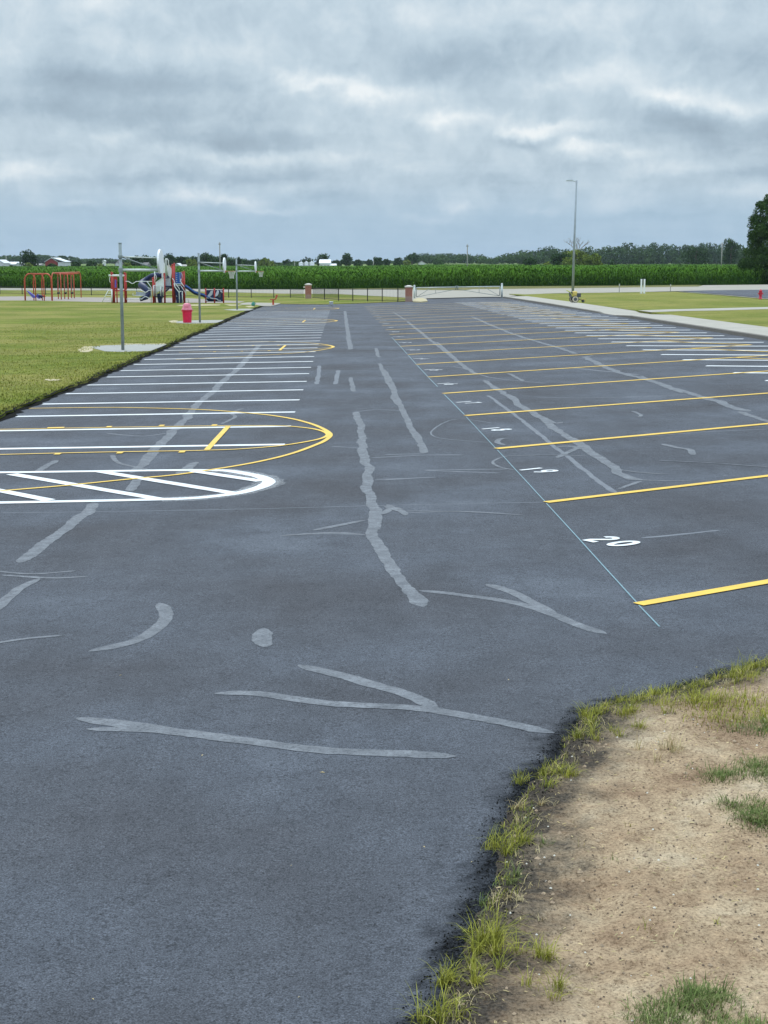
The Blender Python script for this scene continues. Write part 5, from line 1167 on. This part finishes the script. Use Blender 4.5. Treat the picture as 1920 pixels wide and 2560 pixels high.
def litter(name, n, size, mat, label, asp, far=.0, flat=True, near=9.0):
    x = RNG.uniform(-.1, 4.2, n * (3 if near > 5 else 60)); y = RNG.uniform(5.1, 12.5, n * (3 if near > 5 else 60)); s = sdist(x, y); k = (s > far) & (s < near); x, y = x[k][:n], y[k][:n]; n = len(x); z = np.maximum(dz(x, y), gzv(x, y)) + .002
    a = RNG.uniform(0, PI, n); L = size * RNG.uniform(.5, 1.6, n); W = L * asp; ca, sa = np.cos(a), np.sin(a); th = L * .12 if flat else L * .5
    c = [(-.5, -.5, 0), (.5, -.5, 0), (.5, .5, 0), (-.5, .5, 0), (0, 0, 1)]
    V = np.stack([np.c_[x + u_ * L * ca - v_ * W * sa, y + u_ * L * sa + v_ * W * ca, z + (w_ * th if w_ else -.001)] for u_, v_, w_ in c], 1)
    b = np.arange(n)[:, None] * 5; T = np.stack([b + [0, 1, 4], b + [1, 2, 4], b + [2, 3, 4], b + [3, 0, 4]], 1).reshape(-1, 3)
    bigmesh(name, V.reshape(-1, 3), T, M[mat], 3, kind='stuff', label=label, category='debris')
litter('straw_litter', 1500, .018, 'straw', 'bits of dry straw lying on the bare soil', .13)
litter('sealer_crumbs', 2600, .0065, 'seal_shade', 'black crumbs of sealer along the asphalt edge', .8, -.13, False, .16)
litter('large_clods', 420, .016, 'clod', 'rough dry clods on the bare soil', .8, .05, False)
litter('soil_clods', 3200, .007, 'soilbit', 'small dark crumbs of soil on the bare patch', .8, 0, False)
litter('soil_pebbles', 240, .008, 'stone', 'pale pebbles on the bare soil', .8, 0, False)
mb = MB()
for px, py, s in ((506, 1888, .03), (729, 2164, .018), (748, 2493, .015), (1060, 2117, .02), (1271, 1699, .022), (806, 1931, .035), (232, 2498, .015), (1180, 2155, .018), (1742, 1668, .03), (302, 1688, .03)):
    p_ = G(px, py, .002); a = random.uniform(0, 3)
    s *= .5; u = Vector((math.cos(a), math.sin(a), 0)) * s; v = Vector((-math.sin(a), math.cos(a), 0)) * s * .35
    mb.quad(p_ - u, p_ - v + Vector((0, 0, .004)), p_ + u, p_ + v + Vector((0, 0, .003)))
mb.build('leaf_litter', M['straw'], None, kind='stuff', label='few tiny dry leaves on the asphalt', category='debris')

# ------------------------------------------------------------------ air
HB = MB().box((0, 1400, 28), (3400, 3100, 64)).build('haze', None, None) if False else None
def haze(dens):
    m = bpy.data.materials.new('haze_air'); m.use_nodes = True; n = m.node_tree.nodes; n.clear()
    o_ = n.new('ShaderNodeOutputMaterial'); v = n.new('ShaderNodeVolumePrincipled'); v.inputs['Color'].default_value = (.75, .85, 1, 1); v.inputs['Density'].default_value = dens; v.inputs['Anisotropy'].default_value = .2
    m.node_tree.links.new(v.outputs[0], o_.inputs['Volume'])
    o2 = MB().box((0, 2960, 22), (8200, 6300, 52)).build('haze', m, None, kind='stuff', label='thin bluish air over the far fields', category='haze')
    return o2
haze(.00006)

# ------------------------------------------------------------------ sky
W = bpy.data.worlds.new('World'); bpy.context.scene.world = W; W.use_nodes = True
n, l = W.node_tree.nodes, W.node_tree.links; n.clear()
def N(t, **k):
    x = n.new(t)
    for a, v in k.items(): setattr(x, a, v)
    return x
def MA(op, a, b=0.0, clamp=False):
    m = N('ShaderNodeMath', operation=op, use_clamp=clamp)
    for i, v in enumerate((a, b)):
        if hasattr(v, 'is_output'): l.new(v, m.inputs[i])
        else: m.inputs[i].default_value = v
    return m.outputs[0]
out = N('ShaderNodeOutputWorld'); bg = N('ShaderNodeBackground'); l.new(bg.outputs[0], out.inputs[0]); bg.inputs[1].default_value = .1
sky = N('ShaderNodeTexSky', sky_type='NISHITA', sun_disc=False, sun_elevation=math.radians(48), sun_rotation=math.radians(200), air_density=1.2, dust_density=2)
tc = N('ShaderNodeTexCoord'); sep = N('ShaderNodeSeparateXYZ'); l.new(tc.outputs['Generated'], sep.inputs[0])
x_, y_, z_ = sep.outputs
az = MA('ARCTAN2', x_, y_); el = MA('ARCSINE', z_)
U = MA('MULTIPLY', az, F / 100); Vv = MA('MULTIPLY', el, F / 100)          # hundreds of photo pixels, from straight ahead / the horizon
zc = MA('ADD', MA('MAXIMUM', z_, 0.0), .035)
cp = N('ShaderNodeCombineXYZ'); l.new(MA('DIVIDE', x_, zc), cp.inputs[0]); l.new(MA('DIVIDE', y_, zc), cp.inputs[1])
def NZ(scale, det, rough, vec, dist=0.0):
    t_ = N('ShaderNodeTexNoise'); t_.inputs['Scale'].default_value = scale; t_.inputs['Detail'].default_value = det; t_.inputs['Roughness'].default_value = rough; t_.inputs['Distortion'].default_value = dist
    l.new(vec, t_.inputs['Vector']); return t_
w1 = NZ(1.1, 5, .6, cp.outputs[0]); cUV = N('ShaderNodeCombineXYZ'); l.new(U, cUV.inputs[0]); l.new(Vv, cUV.inputs[1])
w2 = NZ(.5, 9, .62, cUV.outputs[0])
ws = N('ShaderNodeVectorMath', operation='SUBTRACT'); l.new(w2.outputs['Color'], ws.inputs[0]); ws.inputs[1].default_value = (.5, .5, .5)
wm = N('ShaderNodeVectorMath', operation='MULTIPLY'); l.new(ws.outputs[0], wm.inputs[0]); wm.inputs[1].default_value = (2.6, 1.2, 0)
wa = N('ShaderNodeVectorMath', operation='ADD'); l.new(cUV.outputs[0], wa.inputs[0]); l.new(wm.outputs[0], wa.inputs[1])
UV = wa.outputs[0]
# broad masses of the cloud deck: (left quadrant / right quadrant pixels of a 1.728x view)
BL = [(480, 100, 110, 70, .5), (60, 60, 130, 60, .25), (60, 300, 130, 70, .25), (400, 395, 280, 60, -.6), (740, 385, 200, 60, -.35), (300, 510, 320, 45, -.45), (860, 540, 260, 60, -.4), (1030, 650, 260, 45, -.55), (1290, 355, 80, 30, .5), (1400, 400, 110, 22, .55), (1540, 440, 120, 28, .5), (1500, 540, 150, 40, .1),
      (560, 600, 150, 22, .3), (790, 680, 130, 20, .32), (1050, 720, 200, 16, .35), (1400, 700, 200, 25, .25), (60, 770, 160, 32, .55), (250, 750, 110, 25, .3), (860, 855, 190, 22, .55), (1060, 880, 130, 18, .7), (1200, 912, 110, 13, .6), (390, 900, 90, 16, .4), (1150, 785, 280, 28, -.4), (620, 790, 240, 24, -.35), (540, 920, 300, 25, -.2), (200, 860, 90, 40, .2), (1350, 870, 200, 20, -.3), (700, 250, 300, 60, .15), (1100, 250, 150, 80, .15),
      (1709, 450, 130, 40, .4), (1960, 530, 190, 32, .6), (2230, 590, 160, 28, .65), (2430, 580, 120, 28, .45), (2500, 370, 160, 45, .5), (2670, 410, 130, 40, .3), (2860, 470, 160, 35, .75), (3110, 500, 120, 28, .45), (2500, 660, 120, 24, .55), (2680, 700, 140, 22, .35), (2880, 760, 190, 24, .3), (1980, 895, 80, 20, .75), (1870, 935, 140, 22, .5), (2600, 890, 180, 35, .35), (2320, 925, 80, 18, .35), (3250, 860, 160, 25, .3),
      (2110, 290, 200, 75, -.45), (1840, 330, 160, 60, -.4), (2960, 570, 280, 50, -.5), (3080, 640, 260, 60, -.4), (2250, 640, 110, 20, -.35), (2560, 740, 160, 24, -.2), (2160, 800, 260, 22, -.25), (3260, 780, 200, 30, -.45), (3100, 300, 220, 60, -.25), (2800, 930, 300, 14, -.25), (2600, 120, 400, 60, .2), (1800, 100, 300, 60, .3), (3100, 60, 260, 60, -.1), (1750, 740, 120, 40, .25)]
tot = None
for bx, by, rx, ry, amp in BL:
    u0 = (bx / 1.728 - 960) / 100; v0 = (655 - by / 1.728) / 100
    s_ = N('ShaderNodeVectorMath', operation='SUBTRACT'); l.new(UV, s_.inputs[0]); s_.inputs[1].default_value = (u0, v0, 0)
    m_ = N('ShaderNodeVectorMath', operation='MULTIPLY'); l.new(s_.outputs[0], m_.inputs[0]); m_.inputs[1].default_value = (172.8 / rx, 172.8 / ry, 0)
    d_ = N('ShaderNodeVectorMath', operation='DOT_PRODUCT'); l.new(m_.outputs[0], d_.inputs[0]); l.new(m_.outputs[0], d_.inputs[1])
    g_ = MA('MULTIPLY', MA('POWER', math.e, MA('MULTIPLY', d_.outputs['Value'], -.8)), amp)
    tot = g_ if tot is None else MA('ADD', tot, g_)
f1 = MA('MULTIPLY', MA('SUBTRACT', w1.outputs[0], .5), .2)
f2 = MA('MULTIPLY', MA('SUBTRACT', NZ(1.0, 9, .62, cUV.outputs[0], .3).outputs[0], .5), .75)
mp = N('ShaderNodeMapping'); mp.inputs['Scale'].default_value = (.30, 1.7, 1); l.new(cUV.outputs[0], mp.inputs[0])
f3 = MA('MULTIPLY', MA('SUBTRACT', NZ(1.0, 6, .6, mp.outputs[0], .3).outputs[0], .5), MA('MULTIPLY', .5, MA('SUBTRACT', 1.0, MA('MULTIPLY', Vv, .16), True)))
val = MA('ADD', MA('ADD', MA('ADD', .57, MA('MULTIPLY', tot, .62)), f1), MA('ADD', f2, f3))
rp = N('ShaderNodeValToRGB'); l.new(val, rp.inputs[0]); e_ = rp.color_ramp.elements
stops = [(.0, srgb(144, 162, 178)), (.35, srgb(166, 185, 200)), (.6, srgb(189, 206, 218)), (.85, srgb(214, 225, 232)), (1.0, srgb(232, 238, 241))]
while len(e_) < len(stops): e_.new(.5)
for q_, (p_, c_) in zip(e_, stops): q_.position = p_; q_.color = (*c_, 1)
# bluish band near the horizon
hb = N('ShaderNodeValToRGB'); l.new(MA('DIVIDE', Vv, 2.6), hb.inputs[0]); h_ = hb.color_ramp.elements
for q_, (p_, c_) in zip(h_, [(.0, (.72,) * 3), (1.0, (0, 0, 0))]): q_.position = p_; q_.color = (*c_, 1)
h2 = h_.new(.42); h2.color = (.62, .62, .62, 1); h2 = h_.new(.72); h2.color = (.15, .15, .15, 1)
mx = N('ShaderNodeMix', data_type='RGBA'); l.new(hb.outputs[0], mx.inputs[0]); l.new(rp.outputs[0], mx.inputs[6]); mx.inputs[7].default_value = (*srgb(154, 184, 208), 1)
# overcast sky: brighter toward the zenith, above the view
zen = N('ShaderNodeMapRange'); l.new(z_, zen.inputs[0]); zen.inputs[1].default_value = .19; zen.inputs[2].default_value = .75; zen.inputs[3].default_value = 8.4; zen.inputs[4].default_value = 22
sc2 = N('ShaderNodeVectorMath', operation='SCALE'); l.new(mx.outputs[2], sc2.inputs[0]); l.new(zen.outputs[0], sc2.inputs['Scale'])
sk = N('ShaderNodeVectorMath', operation='SCALE'); l.new(sky.outputs[0], sk.inputs[0]); sk.inputs['Scale'].default_value = .04
ad = N('ShaderNodeVectorMath', operation='ADD'); l.new(sc2.outputs[0], ad.inputs[0]); l.new(sk.outputs[0], ad.inputs[1]); l.new(ad.outputs[0], bg.inputs[0])

sun = bpy.data.lights.new('sun', 'SUN'); sun.energy = 1.0; sun.angle = math.radians(14); sun.color = (1, .97, .92)
so = bpy.data.objects.new('sun', sun); C.objects.link(so); so.location = (0, 0, 50)
so.rotation_euler = (math.radians(42), 0, math.radians(200 + 180 - 180))

# ------------------------------------------------------------------ camera
cam = bpy.data.cameras.new('camera'); co = bpy.data.objects.new('camera', cam); C.objects.link(co)
co.location = (0, 0, CH); co.rotation_euler = (PI / 2 - TH, 0, 0)
cam.sensor_fit = 'HORIZONTAL'; cam.sensor_width = 36; cam.lens = 36 * F / 1920; cam.clip_start = .1; cam.clip_end = 9000
S_c = bpy.context.scene; S_c.camera = co
S_c.view_settings.view_transform = 'Standard'; S_c.view_settings.look = 'None'; S_c.view_settings.exposure = 0.30; S_c.view_settings.gamma = 1
S_c.cycles.volume_bounces = 0
S_c.cycles.max_bounces = 6
